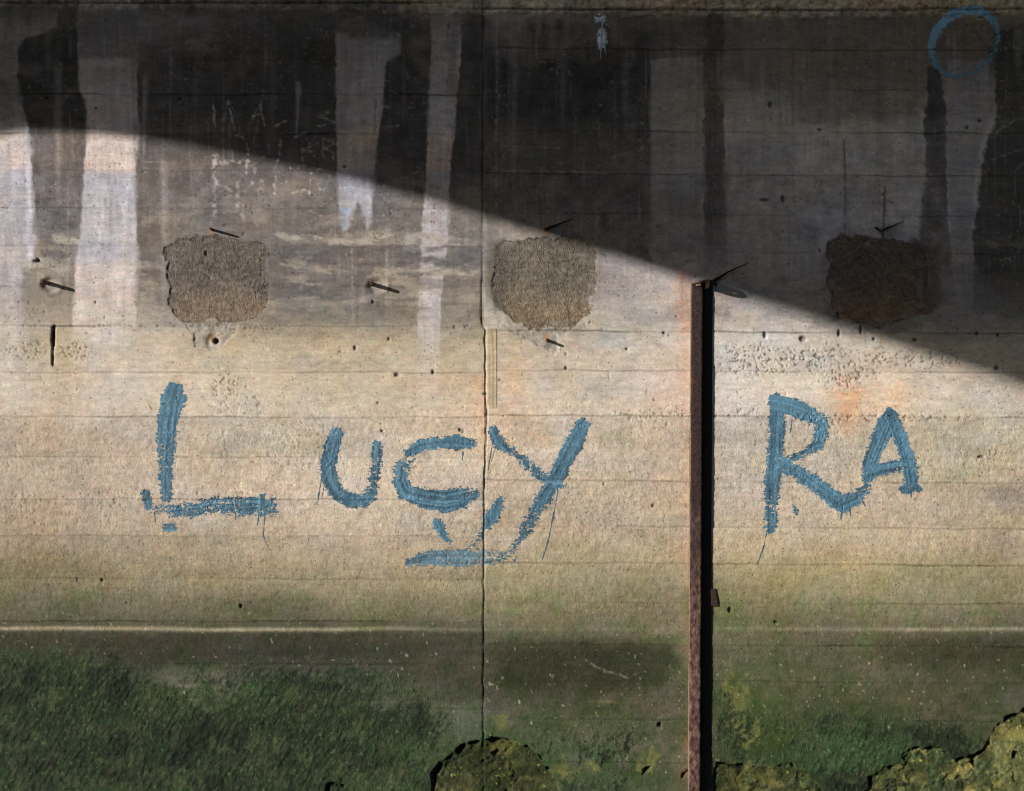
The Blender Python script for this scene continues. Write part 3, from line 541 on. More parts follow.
wall = empty('concrete_wall', (0, 0, 0), 'tall weathered board marked concrete wall with dark stains and blue painted letters', 'wall')
VERT = np.stack([(PX - CX) / S, -H, (BASE - PY) / S], -1).reshape(-1, 3)
idx = np.arange(NY * NX).reshape(NY, NX)
q = np.stack([idx[:-1, :-1], idx[1:, :-1], idx[1:, 1:], idx[:-1, 1:]], -1)          # faces towards -Y
reg = np.where((PX[:-1, :-1] + .5) > 484, 1, 0)
def cellmask(m): return ((m[:-1, :-1] + m[1:, :-1] + m[1:, 1:] + m[:-1, 1:]) / 4) > .5
for k, m_ in enumerate(PTM): reg[cellmask(m_)] = 2 + k
for k, m_ in enumerate(BKM): reg[cellmask(m_)] = 5 + k
reg[cellmask(strip)] = 8
AR, RR = A.reshape(-1, 3), rough.reshape(-1)
def sub(name, code, mat, label=None):
    f = q[reg == code]; u, inv = np.unique(f.ravel(), return_inverse=True)
    o = np_mesh(name, VERT[u], inv.reshape(-1, 4), mat, wall, AR[u], {'rough': RR[u]})
    if label: o['label'] = label
    return o
sub('wall_panel', 0, M_conc, 'left concrete pour with pale vertical streaks'); sub('wall_panel', 1, M_conc, 'right concrete pour with rust weeping')
for k, l in enumerate(('brown render patch on the left pour', 'brown render patch beside the joint', 'dark render patch in the shade')): sub('render_patch', 2 + k, M_rend, l)
for k, l in enumerate(('broken mossy foot under the joint', 'broken mossy foot beside the iron post', 'broken mossy foot with yellow lichen at the right corner')): sub('broken_foot', 5 + k, M_rock, l)
sub('joint_filler', 8, M_conc)

# solid body behind the face
def box(name, x0, x1, y0, y1, z0, z1, mat, parent=None):
    v = np.array([(x, y, z) for x in (x0, x1) for y in (y0, y1) for z in (z0, z1)], np.float32)
    f = np.array([(0,1,3,2),(4,6,7,5),(0,4,5,1),(2,3,7,6),(0,2,6,4),(1,5,7,3)])
    return np_mesh(name, v, f, mat, parent, smooth=False)
M_plain, t_, b_ = mat_new('plain_concrete')
n_ = N(t_, 'ShaderNodeTexNoise', i_Scale=6.0, i_Detail=8.0); r_ = N(t_, 'ShaderNodeValToRGB')
r_.color_ramp.elements[0].color = (.13, .12, .10, 1); r_.color_ramp.elements[1].color = (.30, .28, .25, 1)
tc_ = N(t_, 'ShaderNodeTexCoord'); t_.links.new(tc_.outputs['Object'], n_.inputs[0]); t_.links.new(n_.outputs[0], r_.inputs[0]); t_.links.new(r_.outputs[0], b_.inputs['Base Color']); b_.inputs['Roughness'].default_value = .95
box('wall_core', wx(AX[0]), wx(AX[-1]), .06, .9, wz(AY[-1]), wz(AY[0]), M_plain, wall)
box('coping', wx(AX[0]) - .05, wx(AX[-1]) + .05, -.05, .98, wz(AY[0]) + .003, wz(AY[0]) + .22, M_plain, wall)

# ------------------------------------------------------------------ green algae growing on the foot of the wall
def algae_cover(x, y, xw_, yw_):
    n = fbm(x, y, 46, 34, 5, 150); n2 = fbm(x + y * .7, y - x * .2, 9, 20, 4, 151)
    top = np.interp(x, [-1500, 0, 60, 120, 150, 240, 330, 400, 470, 520, 600, 690, 720, 760, 860, 960, 1000, 2300],
                       [640, 646, 648, 655, 672, 672, 664, 676, 735, 742, 724, 748, 690, 716, 716, 722, 760, 700])
    den = np.interp(x, [-1500, 100, 250, 330, 420, 484, 486, 560, 640, 690, 720, 860, 900, 960, 1010, 2300], [.85, .85, .72, .72, .56, .42, .40, .44, .46, .30, .50, .70, .78, .72, .40, .6])
    n3 = fbm(x + y * .5, y - x * .4, 2.4, 3.6, 2, 1510)
    return sst(top - 16, top + 30, yw_ + (n2 - .5) * 34 + (n3 - .5) * 26) * sst(1 - den - .10, 1 - den + .16, n * .46 + n2 * .26 + n3 * .28 + .02)
cov = algae_cover(PX, PY, WXx, WYy)
clear = pmask([(165,672),(215,668),(236,690),(215,706),(176,700)], 10, 14, 14, 78, brk=.5) * .6
for m_ in BKM: clear = np.maximum(clear, m_ * (.35 + .65 * sst(.40, .5, fbm(PX, PY, 18, 14, 4, 152))))
clear = np.maximum(clear, pmask([(684,500),(716,500),(716,900),(684,900)], 2, 1, 8, 1))
cov = np.clip(cov - clear, 0, 1)
strand = fbm(PX * .86 + PY * .5, PY * .86 - PX * .5, 2.6, 6.5, 3, 153)
thick = cov * (.0009 + (strand - .42) * .0125 + (fbm(PX, PY, 12, 12, 3, 154) - .5) * .003)
on = (cov > .10) & (thick > -.0022)
thk = np.where(on, np.maximum(thick, .0004), -.0015)
cm = on[:-1, :-1] | on[1:, :-1] | on[1:, 1:] | on[:-1, 1:]
cm &= (PY[:-1, :-1] > 600)
ga = lin((28, 41, 21)) * (.0 + .4 * fbm(PX, PY, 60, 40, 3, 1551) + .9 * fbm(PX, PY, 7, 7, 4, 155) + 1.0 * fbm(PX, PY, 2, 2.4, 2, 1550))[..., None] * (1 + 1.3 * sst(.45, .75, fbm(PX, PY, 90, 50, 3, 1552)) + 2.2 * sst(.70, .84, fbm(PX, PY, 2.6, 3.4, 2, 1553)))[..., None]
yl = sst(.56, .75, fbm(PX, PY, 16, 12, 4, 156)); ga = ga * (1 - .5 * yl[..., None]) + lin((70, 78, 48)) * .5 * yl[..., None]
gr_ = sst(.50, .70, fbm(PX, PY, 20, 16, 4, 157)); ga = ga * (1 - .30 * gr_[..., None]) + lin((66, 68, 48)) * .30 * gr_[..., None]
ga = ga * (1 - .5 * sst(.54, .66, fbm(PX, PY, 30, 22, 5, 1554)))[..., None]; cb = sst(.08, .85, cov)[..., None]; ga = ga * cb + A * (1 - cb)
V2 = np.stack([(PX - CX) / S, -(H + thk), (BASE - PY) / S], -1).reshape(-1, 3)
f = q[cm]; u, inv = np.unique(f.ravel(), return_inverse=True)
alg = np_mesh('algae', V2[u], inv.reshape(-1, 4), M_algae, None, ga.reshape(-1, 3)[u], {'rough': np.full(len(u), 1.4)})
alg['kind'] = 'stuff'; alg['label'] = 'dark green algae coating the damp foot of the concrete wall'; alg['category'] = 'algae'

# ------------------------------------------------------------------ blue paint on the wall
def paint(name, strokes, drips=(), label=None, step=.42, off=.0010, colr=(82, 121, 142), seed=200, ring=None):
    """strokes: (points, widths, dryness 0..1); cut from a fine sheet that follows the concrete"""
    allp = [p for s_ in strokes for p in s_[0]] + [p for d_ in drips for p in d_[0]]
    if ring: allp += [(ring[0] - 45, ring[1] - 45), (ring[0] + 45, ring[1] + 45)]
    x0 = min(p[0] for p in allp) - 14; x1 = max(p[0] for p in allp) + 14; y0 = min(p[1] for p in allp) - 14; y1 = max(p[1] for p in allp) + 14
    x, y = np.meshgrid(np.arange(x0, x1, step), np.arange(y0, y1, step)); x = x.astype(np.float32); y = y.astype(np.float32)
    keep = np.zeros(x.shape, bool); tone = np.ones(x.shape, np.float32)
    fine = fbm(x, y, 2.6, .8, 2, seed + 1); med = fbm(x, y, 8, 3.0, 3, seed + 2); edge = fbm(x, y, 6, 4, 3, seed + 3)
    grn = fbm(x, y, 1.3, 1.3, 2, seed + 4)
    hh = Hat(x, y); loc = (hh - fbm(x, y, 1, 1, 1, 1) * 0); 
    for k, (P, Wd, dry) in enumerate(strokes):
        n = len(P) - 1; best = np.full(x.shape, 1e9, np.float32); across = np.zeros(x.shape, np.float32); dr = np.zeros(x.shape, np.float32)
        for i in range(n):
            d, t = seg_d(x, y, *P[i], *P[i + 1])
            ww = (Wd[i] + (Wd[i + 1] - Wd[i]) * t) / 2 * 1.12 + .5
            di = dry[i] + (dry[i + 1] - dry[i]) * t if isinstance(dry, (list, tuple)) else dry
            sgn = (x - P[i][0]) * (P[i + 1][1] - P[i][1]) - (y - P[i][1]) * (P[i + 1][0] - P[i][0])
            L_ = math.hypot(P[i + 1][0] - P[i][0], P[i + 1][1] - P[i][1]) + 1e-6
            b2 = (d - ww) < best; best = np.where(b2, d - ww, best); across = np.where(b2, sgn / L_, across); dr = np.where(b2, di, dr)
        sd = best + (edge - .5) * 3.0 + (med - .5) * 1.0 + (fine - .5) * (1.0 + 6 * dr) + (np.random.RandomState(seed).rand(*x.shape) - .5) * .5
        cover = sst(2.0, -2.2 - 4 * dr, sd) * (1.12 - dr * .66)
        kk = (sd < 1.0 + 2.5 * dr) & (sst(.22, .78, fine * .45 + grn * .3 + med * .25) < cover)
        keep |= kk
        st = vn(across / 1.6, (x + y) / 55, seed + 7 + k)
        tone = np.where(kk, .10 + .80 * st + .30 * grn + .42 * fbm(x, y, 26, 26, 2, seed + 33) - .16 * dr, tone)
    for P, wd in drips:
        for i in range(len(P) - 1):
            d, t = seg_d(x, y, *P[i], *P[i + 1]); kk = d < (wd / 2) * (.35 + 1.5 * vn(y / 7, x * 0, seed) * (1.15 - .6 * t)); keep |= kk; tone = np.where(kk, .6, tone)
    if ring:
        rcx, rcy, ra, rb, th = ring[:5]
        xr = (x - rcx) * math.cos(th) + (y - rcy) * math.sin(th); yr = -(x - rcx) * math.sin(th) + (y - rcy) * math.cos(th)
        r = np.hypot(xr / ra, yr / rb); ang = np.arctan2(y - rcy, x - rcx)
        bold = sst(-.4, 1.0, np.cos(ang + math.radians(118)))       # thickest at the upper left
        sd = np.abs(r - 1) * (ra + rb) / 2 - (2.6 + 2.0 * bold)
        cv = sst(6.5, -3.5, sd) * (.86 + .16 * bold); f2 = np.random.RandomState(4).rand(*x.shape) * .6 + .4 * vn(x / 2.2, y / 2.2, seed + 9)
        keep |= f2 < cv; tone = np.where(sd < 8, .75 + .5 * bold, tone)
    m4 = keep[:-1, :-1] & keep[1:, :-1] & keep[1:, 1:] & keep[:-1, 1:]
    c = lin(colr) * (tone * (.86 + .3 * med))[..., None]
    mk = sst(.66, .8, fbm(x, y, 5, 5, 3, seed + 12)); c = c * (1 - .3 * mk[..., None]) + lin((120, 142, 152)) * .3 * mk[..., None]
    v = np.stack([(x - CX) / S, -(hh + off + .0003 * tone), (BASE - y) / S], -1).reshape(-1, 3)
    id_ = np.arange(x.size).reshape(x.shape); qq = np.stack([id_[:-1, :-1], id_[1:, :-1], id_[1:, 1:], id_[:-1, 1:]], -1)[m4]
    u, inv = np.unique(qq.ravel(), return_inverse=True)
    o = np_mesh(name, v[u], inv.reshape(-1, 4), M_paint, wall, c.reshape(-1, 3)[u], {'rough': np.full(len(u), .35)})
    if label: o['label'] = label
    return o
paint('painted_letter', [
    ([(174,391),(171,402),(167,425),(166,450),(166,475),(166,498)], [16,20,18,17,14,11], [0,.0,.1,.3,.35,.4]),
    ([(183,398),(180,408)], [7,6], .2), ([(146,494),(149,506)], [9,8], .1), ([(152,509),(164,508),(178,511)], [9,10,12], .55),
    ([(178,511),(196,509),(220,504),(240,506),(258,505),(270,508)], [12,15,16,18,17,14], .36), ([(166,528),(173,528)], [9,9], .25),
    ([(262,498),(262,516)], [8,4], .3), ([(272,500),(270,514)], [6,4], .3)],
    [([(259,512),(257,528)],1.6),([(265,514),(263,535),(266,543)],1.3),([(154,512),(156,526)],1.1),([(236,512),(235,520)],1.4)], 'blue letter L', seed=210)
paint('painted_letter', [([(336,433),(331,448),(328,465),(330,480),(338,493),(350,500),(362,502),(370,496),(374,482),(376,462),(377,445)], [11,14,14,15,14,13,12,12,11,11,9], [.0,0,.05,.1,.15,.1,.2,.3,.45,.4,.2])],
    [([(322,476),(319,492),(317,505)],1.3),([(325,480),(322,497)],1.1)], 'blue letter U', seed=220)
paint('painted_letter', [([(471,444),(455,442),(436,443),(420,446),(407,453)], [9,13,10,11,7], [.1,.0,.05,.1,.2]), ([(414,460),(402,467),(400,480),(405,492),(422,498),(445,501),(460,498),(472,495)], [7,14,15,16,17,20,19,13], [.6,.45,.25,.15,.1,.0,.1,.35])],
    [([(463,452),(462,460)],1.1)], 'blue letter C', seed=230)
paint('painted_letter', [([(493,431),(498,442),(512,452),(526,464),(540,475),(554,484)], [8,12,9,9,11,12], [.0,.2,.4,.35,.35,.2]), ([(583,426),(575,441),(565,460),(556,478),(544,497),(533,516),(523,533),(514,550)], [13,16,15,14,15,13,12,11], [0,0,.05,.1,.3,.45,.5,.65]), ([(556,484),(563,485)], [10,4], .1)],
    [([(558,490),(554,512),(548,541),(542,560)],1.5),([(493,440),(488,470)],1.2),([(497,442),(491,462)],1)], 'blue letter Y', seed=240)
paint('painted_underline', [([(409,562),(430,558),(455,558),(480,558),(510,556)], [9,15,17,17,15], [.35,.3,.4,.55,.85])], [], 'smeared blue bar under the letters C and Y', seed=250, colr=(96,128,144))
paint('painted_tick', [([(437,523),(443,534),(450,543)], [9,9,6], [.1,.2,.6]), ([(500,501),(494,514),(487,524)], [9,12,11], [.2,.05,.2]), ([(487,526),(478,538),(470,546)], [9,9,7], [.6,.8,.9])], [], 'small blue V mark above the smeared bar', seed=260)
paint('painted_letter', [([(777,401),(777,420),(776,441),(775,460),(773,480),(771,505),(771,527)], [14,15,15,14,15,13,12], [.05,.1,.15,.1,.1,.35,.25]), ([(777,403),(792,407),(808,414),(822,422)], [14,16,15,12], [.0,.05,.15,.4]),
    ([(822,420),(820,434),(817,446)], [13,14,11], [.35,.15,.15]), ([(815,446),(802,454),(788,461)], [9,8,9], [.4,.45,.4]), ([(782,463),(796,471),(812,482),(828,494),(842,505)], [13,14,15,15,14], [.2,.2,.15,.1,.05]), ([(843,504),(856,498),(866,488),(868,478)], [15,15,9,7], [.1,.3,.4,.3])],
    [([(842,508),(841,519)],1.8),([(850,508),(850,516)],1.4),([(792,420),(791,428),(790,434)],1),([(767,530),(764,545),(757,565)],1.2),([(862,500),(865,506)],2.4),([(768,485),(767,500)],2.4)], 'blue letter R', seed=270)
paint('painted_letter', [([(889,412),(886,424),(879,441),(872,458),(868,474)], [8,16,15,14,13], [.0,.0,.1,.2,.15]), ([(891,414),(897,430),(904,446),(909,465),(912,484)], [9,12,13,14,14], [.0,.0,.1,.1,.1]), ([(868,474),(882,469),(900,466)], [12,13,12], [.0,.1,.45]), ([(904,489),(917,488)], [8,7], .1)],
    [([(911,490),(911,497)],2.4),([(918,486),(922,491)],2.4),([(904,488),(901,492)],2)], 'blue letter A', seed=280)
paint('paint_blot', [([(795,509),(796,514)], [6,5], .3)], [], 'small blue paint blot under the letter R', seed=285)
paint('painted_ring', [], [], 'faint blue sprayed ring in the shade', seed=290, ring=(964.5, 43, 36, 29.5, math.radians(-42)), colr=(112,150,172))
paint('paint_splash', [([(597,19),(603,18)], [6,8], .2), ([(602,33),(602,44)], [8,9], .1)], [([(602.5,20),(602,34)],1.4),([(601,44),(600.5,59)],1.4),([(604,44),(606,55)],1.2),([(593,19),(598,20)],1),([(603,22),(610,27)],1)], 'pale paint splash with drips', seed=295, colr=(216,224,236))

# ------------------------------------------------------------------ iron
def rust_mat(name, dark, light, scale=120, orange=(.30, .12, .05)):
    m, t, b = mat_new(name); L = t.links.new
    tc = N(t, 'ShaderNodeTexCoord'); n1 = N(t, 'ShaderNodeTexNoise', i_Scale=scale, i_Detail=5.0, i_Roughness=.75); L(tc.outputs['Object'], n1.inputs[0])
    n2 = N(t, 'ShaderNodeTexNoise', i_Scale=7.0, i_Detail=5.0, i_Roughness=.6); L(tc.outputs['Object'], n2.inputs[0])
    r1 = N(t, 'ShaderNodeValToRGB'); r1.color_ramp.elements[0].position = .38; r1.color_ramp.elements[1].position = .66
    r1.color_ramp.elements[0].color = (*dark, 1); r1.color_ramp.elements[1].color = (*light, 1); L(n1.outputs[0], r1.inputs[0])
    r2 = N(t, 'ShaderNodeValToRGB'); r2.color_ramp.elements[0].position = .55; r2.color_ramp.elements[1].position = .75; L(n2.outputs[0], r2.inputs[0])
    mx = N(t, 'ShaderNodeMix', data_type='RGBA'); L(r2.outputs[0], mx.inputs[0]); L(r1.outputs[0], mx.inputs[6]); mx.inputs[7].default_value = (*orange, 1)
    L(mx.outputs[2], b.inputs['Base Color']); b.inputs['Roughness'].default_value = .85; b.inputs['Specular IOR Level'].default_value = .2
    bp = N(t, 'ShaderNodeBump', i_Strength=.8, i_Distance=.004); L(n1.outputs[0], bp.inputs['Height']); L(bp.outputs[0], b.inputs['Normal'])
    return m
M_rust = rust_mat('dark_rust', (.014, .009, .009), (.075, .045, .038), 110, (.07, .034, .022))
M_rustl = rust_mat('scaly_rust', (.022, .013, .010), (.20, .125, .095), 90, (.16, .075, .045))
M_orange = rust_mat('orange_rust', (.16, .085, .05), (.36, .24, .16), 90, (.30, .15, .08))

def web_mat():
    m = rust_mat('post_face_rust', (.014, .009, .009), (.075, .045, .038), 110, (.07, .034, .022)); t = m.node_tree; b = t.nodes['Principled BSDF']; L = t.links.new
    old = b.inputs['Base Color'].links[0].from_socket
    tc = N(t, 'ShaderNodeTexCoord'); mp = N(t, 'ShaderNodeMapping'); mp.inputs['Scale'].default_value = (60, 60, 26); L(tc.outputs['Object'], mp.inputs[0])
    n = N(t, 'ShaderNodeTexNoise', i_Scale=1.0, i_Detail=6.0, i_Roughness=.7); L(mp.outputs[0], n.inputs[0])
    rp = N(t, 'ShaderNodeValToRGB'); e = rp.color_ramp.elements
    e[0].position = .36; e[0].color = (.018, .013, .012, 1); e[1].position = .70; e[1].color = (.24, .17, .14, 1)
    k = rp.color_ramp.elements.new(.50); k.color = (.10, .052, .038, 1); L(n.outputs[0], rp.inputs[0])
    sx = N(t, 'ShaderNodeSeparateXYZ'); L(tc.outputs['Object'], sx.inputs[0])
    n2 = N(t, 'ShaderNodeTexNoise', i_Scale=9.0, i_Detail=5.0); L(tc.outputs['Object'], n2.inputs[0])
    ad = N(t, 'ShaderNodeMath', operation='MULTIPLY_ADD'); ad.inputs[1].default_value = 1.3; L(n2.outputs[0], ad.inputs[0]); L(sx.outputs[2], ad.inputs[2])
    mr = N(t, 'ShaderNodeMapRange'); mr.inputs[1].default_value = 2.75; mr.inputs[2].default_value = 1.95; L(ad.outputs[0], mr.inputs[0])
    mx = N(t, 'ShaderNodeMix', data_type='RGBA'); L(mr.outputs[0], mx.inputs[0]); L(old, mx.inputs[6]); L(rp.outputs[0], mx.inputs[7]); L(mx.outputs[2], b.inputs['Base Color'])
    return m
def slab(name, path_x, ztop, zbot, xw0, xw1, y0, y1, mat, parent, seed, amp=.0022, nz=420, nx=7, jag_top=0):
    """upright plate with corroded faces and edges: a closed ring of points swept down the post"""
    zs = np.linspace(ztop, zbot, nz); ring = []
    for t in np.linspace(0, 1, nx): ring.append((xw0 + (xw1 - xw0) * t, y0))
    for t in np.linspace(0, 1, 4)[1:]: ring.append((xw1, y0 + (y1 - y0) * t))
    for t in np.linspace(0, 1, nx)[1:]: ring.append((xw1 + (xw0 - xw1) * t, y1))
    for t in np.linspace(0, 1, 4)[1:-1]: ring.append((xw0, y1 + (y0 - y1) * t))
    ring = np.array(ring, np.float32); k = len(ring)
    ZZ = np.repeat(zs[:, None], k, 1); RX = np.repeat(ring[None, :, 0], nz, 0); RY = np.repeat(ring[None, :, 1], nz, 0)
    rr = np.random.RandomState(seed)
    n1 = fbm(ZZ * 200, (RX + RY) * 900 + 3, 6, 6, 3, seed) - .5; n2 = fbm(ZZ * 200, (RX - RY) * 900 + 50, 5, 5, 3, seed + 1) - .5
    big = fbm(ZZ * 200, ZZ * 0 + 2, 40, 1, 2, seed + 3) - .5
    X = path_x(ZZ) + RX + n1 * amp * 2 + big * .002; Y = RY + n2 * amp * 2
    if jag_top:
        ZZ = ZZ.copy(); ZZ[0] += rr.uniform(-jag_top, jag_top, k); ZZ[1] = np.minimum(ZZ[1], ZZ[0] - .002)
    V = np.stack([X, Y, ZZ], -1).reshape(-1, 3); i = np.arange(nz * k).reshape(nz, k); j = np.roll(i, -1, 1)
    F = np.stack([i[:-1], i[1:], j[1:], j[:-1]], -1).reshape(-1, 4)
    capv = np.array([[X[0].mean(), Y[0].mean(), ZZ[0].mean()], [X[-1].mean(), Y[-1].mean(), ZZ[-1].mean()]], np.float32)
    n0 = len(V); V = np.vstack([V, capv])
    tri = [(n0, i[0, a], j[0, a], j[0, a]) for a in range(0)]
    me_f = F
    o = np_mesh(name, V, me_f, mat, parent)
    import bmesh
    bm = bmesh.new(); bm.from_mesh(o.data); bm.verts.ensure_lookup_table()
    off_ = 0
    for row, c in ((0, n0), (nz - 1, n0 + 1)):
        for a in range(k):
            try: bm.faces.new((bm.verts[c], bm.verts[int(i[row, a])], bm.verts[int(j[row, a])]))
            except ValueError: pass
    bmesh.ops.recalc_face_normals(bm, faces=bm.faces); bm.to_mesh(o.data); bm.free()
    return o
# the post leans a hair: 696.6 px at the top, 694 px at the bottom
def postx(z): return wx(694.0 + 2.7 * np.clip(z / wz(284), -.3, 1.1)) - .0005
M_strip_shadow = rust_mat('strip_shadow', (.012, .011, .011), (.05, .045, .042), 90, (.03, .026, .022))
post = empty('iron_post', (float(postx(0)), -.03, -.55), 'tall rusty iron channel post standing against the concrete wall', 'post')
slab('web', postx, wz(284), -.55, -.0295, .027, -.050, -.043, web_mat(), post, 301, jag_top=.004, nz=900)
slab('shadow_strip', postx, wz(285.5), -.55,   .028, .080, -.007, .004, M_strip_shadow, post, 305, amp=.001, nx=4)['label'] = 'added black strip that deepens the shadow of the post'  # added dark strip, blackens the shadow the post casts on the wall
slab('flange', postx, wz(287), -.55, -.031, -.0245, -.0425, .004, M_orange, post, 303, nx=3, jag_top=.004)['label'] = 'pale orange edge facing the sun'
slab('flange', postx, wz(286), -.55, .0215, .0275, -.0425, .004, M_rust, post, 304, nx=3, jag_top=.004)

def tube(name, pts, radii, mat, parent=None, sides=9, seed=0, jit=.12):
    P = [Vector(p) for p in pts]; rr = random.Random(seed); V = []; F = []
    # resample
    Q = []; Rq = []
    for i in range(len(P) - 1):
        n = max(2, int((P[i + 1] - P[i]).length / .006))
        for k in range(n): Q.append(P[i].lerp(P[i + 1], k / n)); Rq.append(radii[i] + (radii[i + 1] - radii[i]) * k / n)
    Q.append(P[-1]); Rq.append(radii[-1])
    up = Vector((.31, .2, .93))
    for i, p in enumerate(Q):
        d = (Q[min(i + 1, len(Q) - 1)] - Q[max(i - 1, 0)]).normalized(); a = d.cross(up).normalized(); b = d.cross(a)
        for k in range(sides):
            t = 2 * math.pi * k / sides; r = Rq[i] * (1 + rr.uniform(-jit, jit)); V.append(p + a * r * math.cos(t) + b * r * math.sin(t))
    for i in range(len(Q) - 1):
        for k in range(sides):
            a = i * sides + k; b = i * sides + (k + 1) % sides; F.append((a, a + sides, b + sides, b))
    me = bpy.data.meshes.new(name); c0 = len(V); V += [Q[0], Q[-1]]
    for k in range(sides):
        F.append((c0, k, (k + 1) % sides)); F.append((c0 + 1, (len(Q) - 1) * sides + (k + 1) % sides, (len(Q) - 1) * sides + k))
    base = parent.location if parent else Vector((0, 0, 0))
    me.from_pydata([tuple(v - base) for v in V], [], F); me.update(); me.materials.append(mat)
    for p in me.polygons: p.use_smooth = True
    o = bpy.data.objects.new(name, me); COL.objects.link(o)
    if parent: o.parent = parent
    return o
# curled torn strap at the head of the post, sticking out towards the viewer with a bolt hole in it
def strap(name, pts, width, thick, mat, parent, hole=True):
    """flat bar along pts, width vertical, with an eye near its tip"""
    import bmesh
    bm = bmesh.new(); n = 40; rows = []
    P = [Vector(p) for p in pts]; L = [0]
    for i in range(len(P) - 1): L.append(L[-1] + (P[i + 1] - P[i]).length)
    def at(s):
        s *= L[-1]
        for i in range(len(P) - 1):
            if s <= L[i + 1] + 1e-9: return P[i].lerp(P[i + 1], (s - L[i]) / (L[i + 1] - L[i]))
        return P[-1]
    for i in range(n + 1):
        s = i / n; c = at(s); wd = width * (1 if s < .5 else math.sqrt(max(0.02, 1 - ((s - .5) / .5) ** 2)))
        hs = (s - .66) / .07; hh_ = (.08 * width * math.sqrt(1 - hs * hs)) if (hole and abs(hs) < 1) else 0.0
        rows.append((c, wd / 2, hh_))
    def ring(c, z0, z1):
        return [bm.verts.new(c + Vector((dx, 0, dz))) for dx, dz in ((-thick / 2, z0), (thick / 2, z0), (thick / 2, z1), (-thick / 2, z1))]
    for lo in (0, 1):
        prev = None
        for c, wd, h in rows:
            cur = ring(c, h if lo else -wd, wd if lo else -h - .0003)
            if prev:
                for a in range(4): bm.faces.new((prev[a], prev[(a + 1) % 4], cur[(a + 1) % 4], cur[a]))
            else: bm.faces.new(cur)
            prev = cur
        bm.faces.new(list(reversed(prev)))
    bmesh.ops.recalc_face_normals(bm, faces=bm.faces)
    bmesh.ops.translate(bm, verts=bm.verts, vec=-parent.location)
    me = bpy.data.meshes.new(name); bm.to_mesh(me); bm.free(); me.materials.append(mat)
    o = bpy.data.objects.new(name, me); COL.objects.link(o); o.parent = parent; return o
zt = wz(284)
strap('strap', [(wx(703), -.02, zt - .004), (wx(706), -.05, zt - .002), (wx(706.5), -.155, zt - .008)], .044, .006, M_rust, post)
tube('bolt', [(wx(692), -.055, zt + .000), (wx(697), -.060, zt + .006), (wx(701), -.057, zt + .012)], [.0045, .0065, .004], M_orange, post, seed=3)
tube('bolt', [(wx(695), -.052, zt - .010), (wx(700), -.060, zt - .006)], [.006, .006], M_orange, post, seed=4)
tube('bolt', [(wx(710), .0, zt + .006), (wx(716), -.012, zt + .002), (wx(715.5), -.014, zt - .016)], [.005, .005, .003], M_rust, post, seed=5)
tube('torn_edge', [(wx(700), -.03, zt + .006), (wx(708), -.02, zt + .008), (wx(716), -.012, zt + .004)], [.010, .011, .006], M_rust, post, seed=6, jit=.25)
# broken lug on the right flange
import bmesh
def wedge(name, pts, y0, y1, mat, parent):
    bm = bmesh.new(); a = [bm.verts.new((wx(x), y0, wz(y))) for x, y in pts]; b = [bm.verts.new((wx(x) , y1, wz(y))) for x, y in pts]
    bm.faces.new(a); bm.faces.new(list(reversed(b)))
    for i in range(len(pts)): bm.faces.new((a[i], b[i], b[(i + 1) % len(pts)], a[(i + 1) % len(pts)]))
    bmesh.ops.recalc_face_normals(bm, faces=bm.faces); bmesh.ops.translate(bm, verts=bm.verts, vec=-parent.location)
    me = bpy.data.meshes.new(name); bm.to_mesh(me); bm.free(); me.materials.append(mat)
    o = bpy.data.objects.new(name, me); COL.objects.link(o); o.parent = parent; return o
wedge('lug', [(700,588),(715,588.5),(716,594),(717.5,606),(700,606)], -.010, -.002, M_rust, post)

# bars left sticking out of the wall
def spike(px, py, length, label, dirx=0.0, dirz=0.0, r=.0068, bend=None, group='cut iron bars sticking out of the wall'):
    h = float(Hat(np.array([px], float), np.array([py], float))[0])
    e = empty('iron_bar', (wx(px), -h, wz(py)), label, 'iron bar', group)
    b = Vector((wx(px), -h + .03, wz(py)))
    tip = Vector((wx(px) + dirx * length, -h - length, wz(py) + dirz * length))
    pts = [b, b.lerp(tip, .55), tip]
    tube('shaft', pts, [r, r, r * .8], M_rustd, e, seed=int(px))
    return e
M_rustd = rust_mat('bar_rust', (.03, .014, .010), (.14, .07, .045), 200, (.22, .10, .05))
spike(213, 230, .098, 'thin rusty bar above the brown patch on the left half of the wall')
spike(47, 283, .118, 'stout rusty bar in a shallow cup near the left edge of the wall', r=.0100)
spike(373, 284, .114, 'stout rusty bar in a shallow cup between the wide pale streak and the joint', r=.0100, dirz=-.04)
spike(545, 230, .092, 'thin rusty bar above the patch right of the vertical joint')
spike(547, 339, .066, 'bent rusty bar under the patch right of the vertical joint', r=.0080, dirz=-.22)
spike(213, 341, .016, 'sawn off rusty stub in the scar under the left brown patch', r=.006)
spike(880, 231, .09, 'black rusty bar above the shaded patch on the right', r=.0055)
# dark wires standing in for upward shadows thrown by light off the water
def wire(pts, label, r=.0022):
    h = 0.0
    e = empty('shadow_wire', (wx(pts[0][0]), -.004, wz(pts[0][1])), label, 'wire', 'added dark wires in place of upward shadows')
    tube('strand', [(wx(x), -d, wz(y)) for x, y, d in pts], [r * 1.9] + [r] * (len(pts) - 2) + [r * .4], M_blk, e, sides=7, seed=int(pts[0][0]))
    return e
M_blk = rust_mat('shadow_black', (.006, .005, .005), (.02, .015, .013), 150, (.02, .012, .01))
wire([(546,229,.004),(558,224.5,.012),(572,219,.010)], 'short dark wire drawn as the upward shadow of the thin bar beside the shadow edge', .0038)
wire([(880,231,.004),(892,226,.012),(904,221,.010)], 'dark wire drawn as the upward shadow of the bar over the shaded patch', .0034)
wire([(875,227,.003),(880,231,.010),(883,237,.004)], 'stubby dark wire added behind the bar over the shaded patch', .0026)
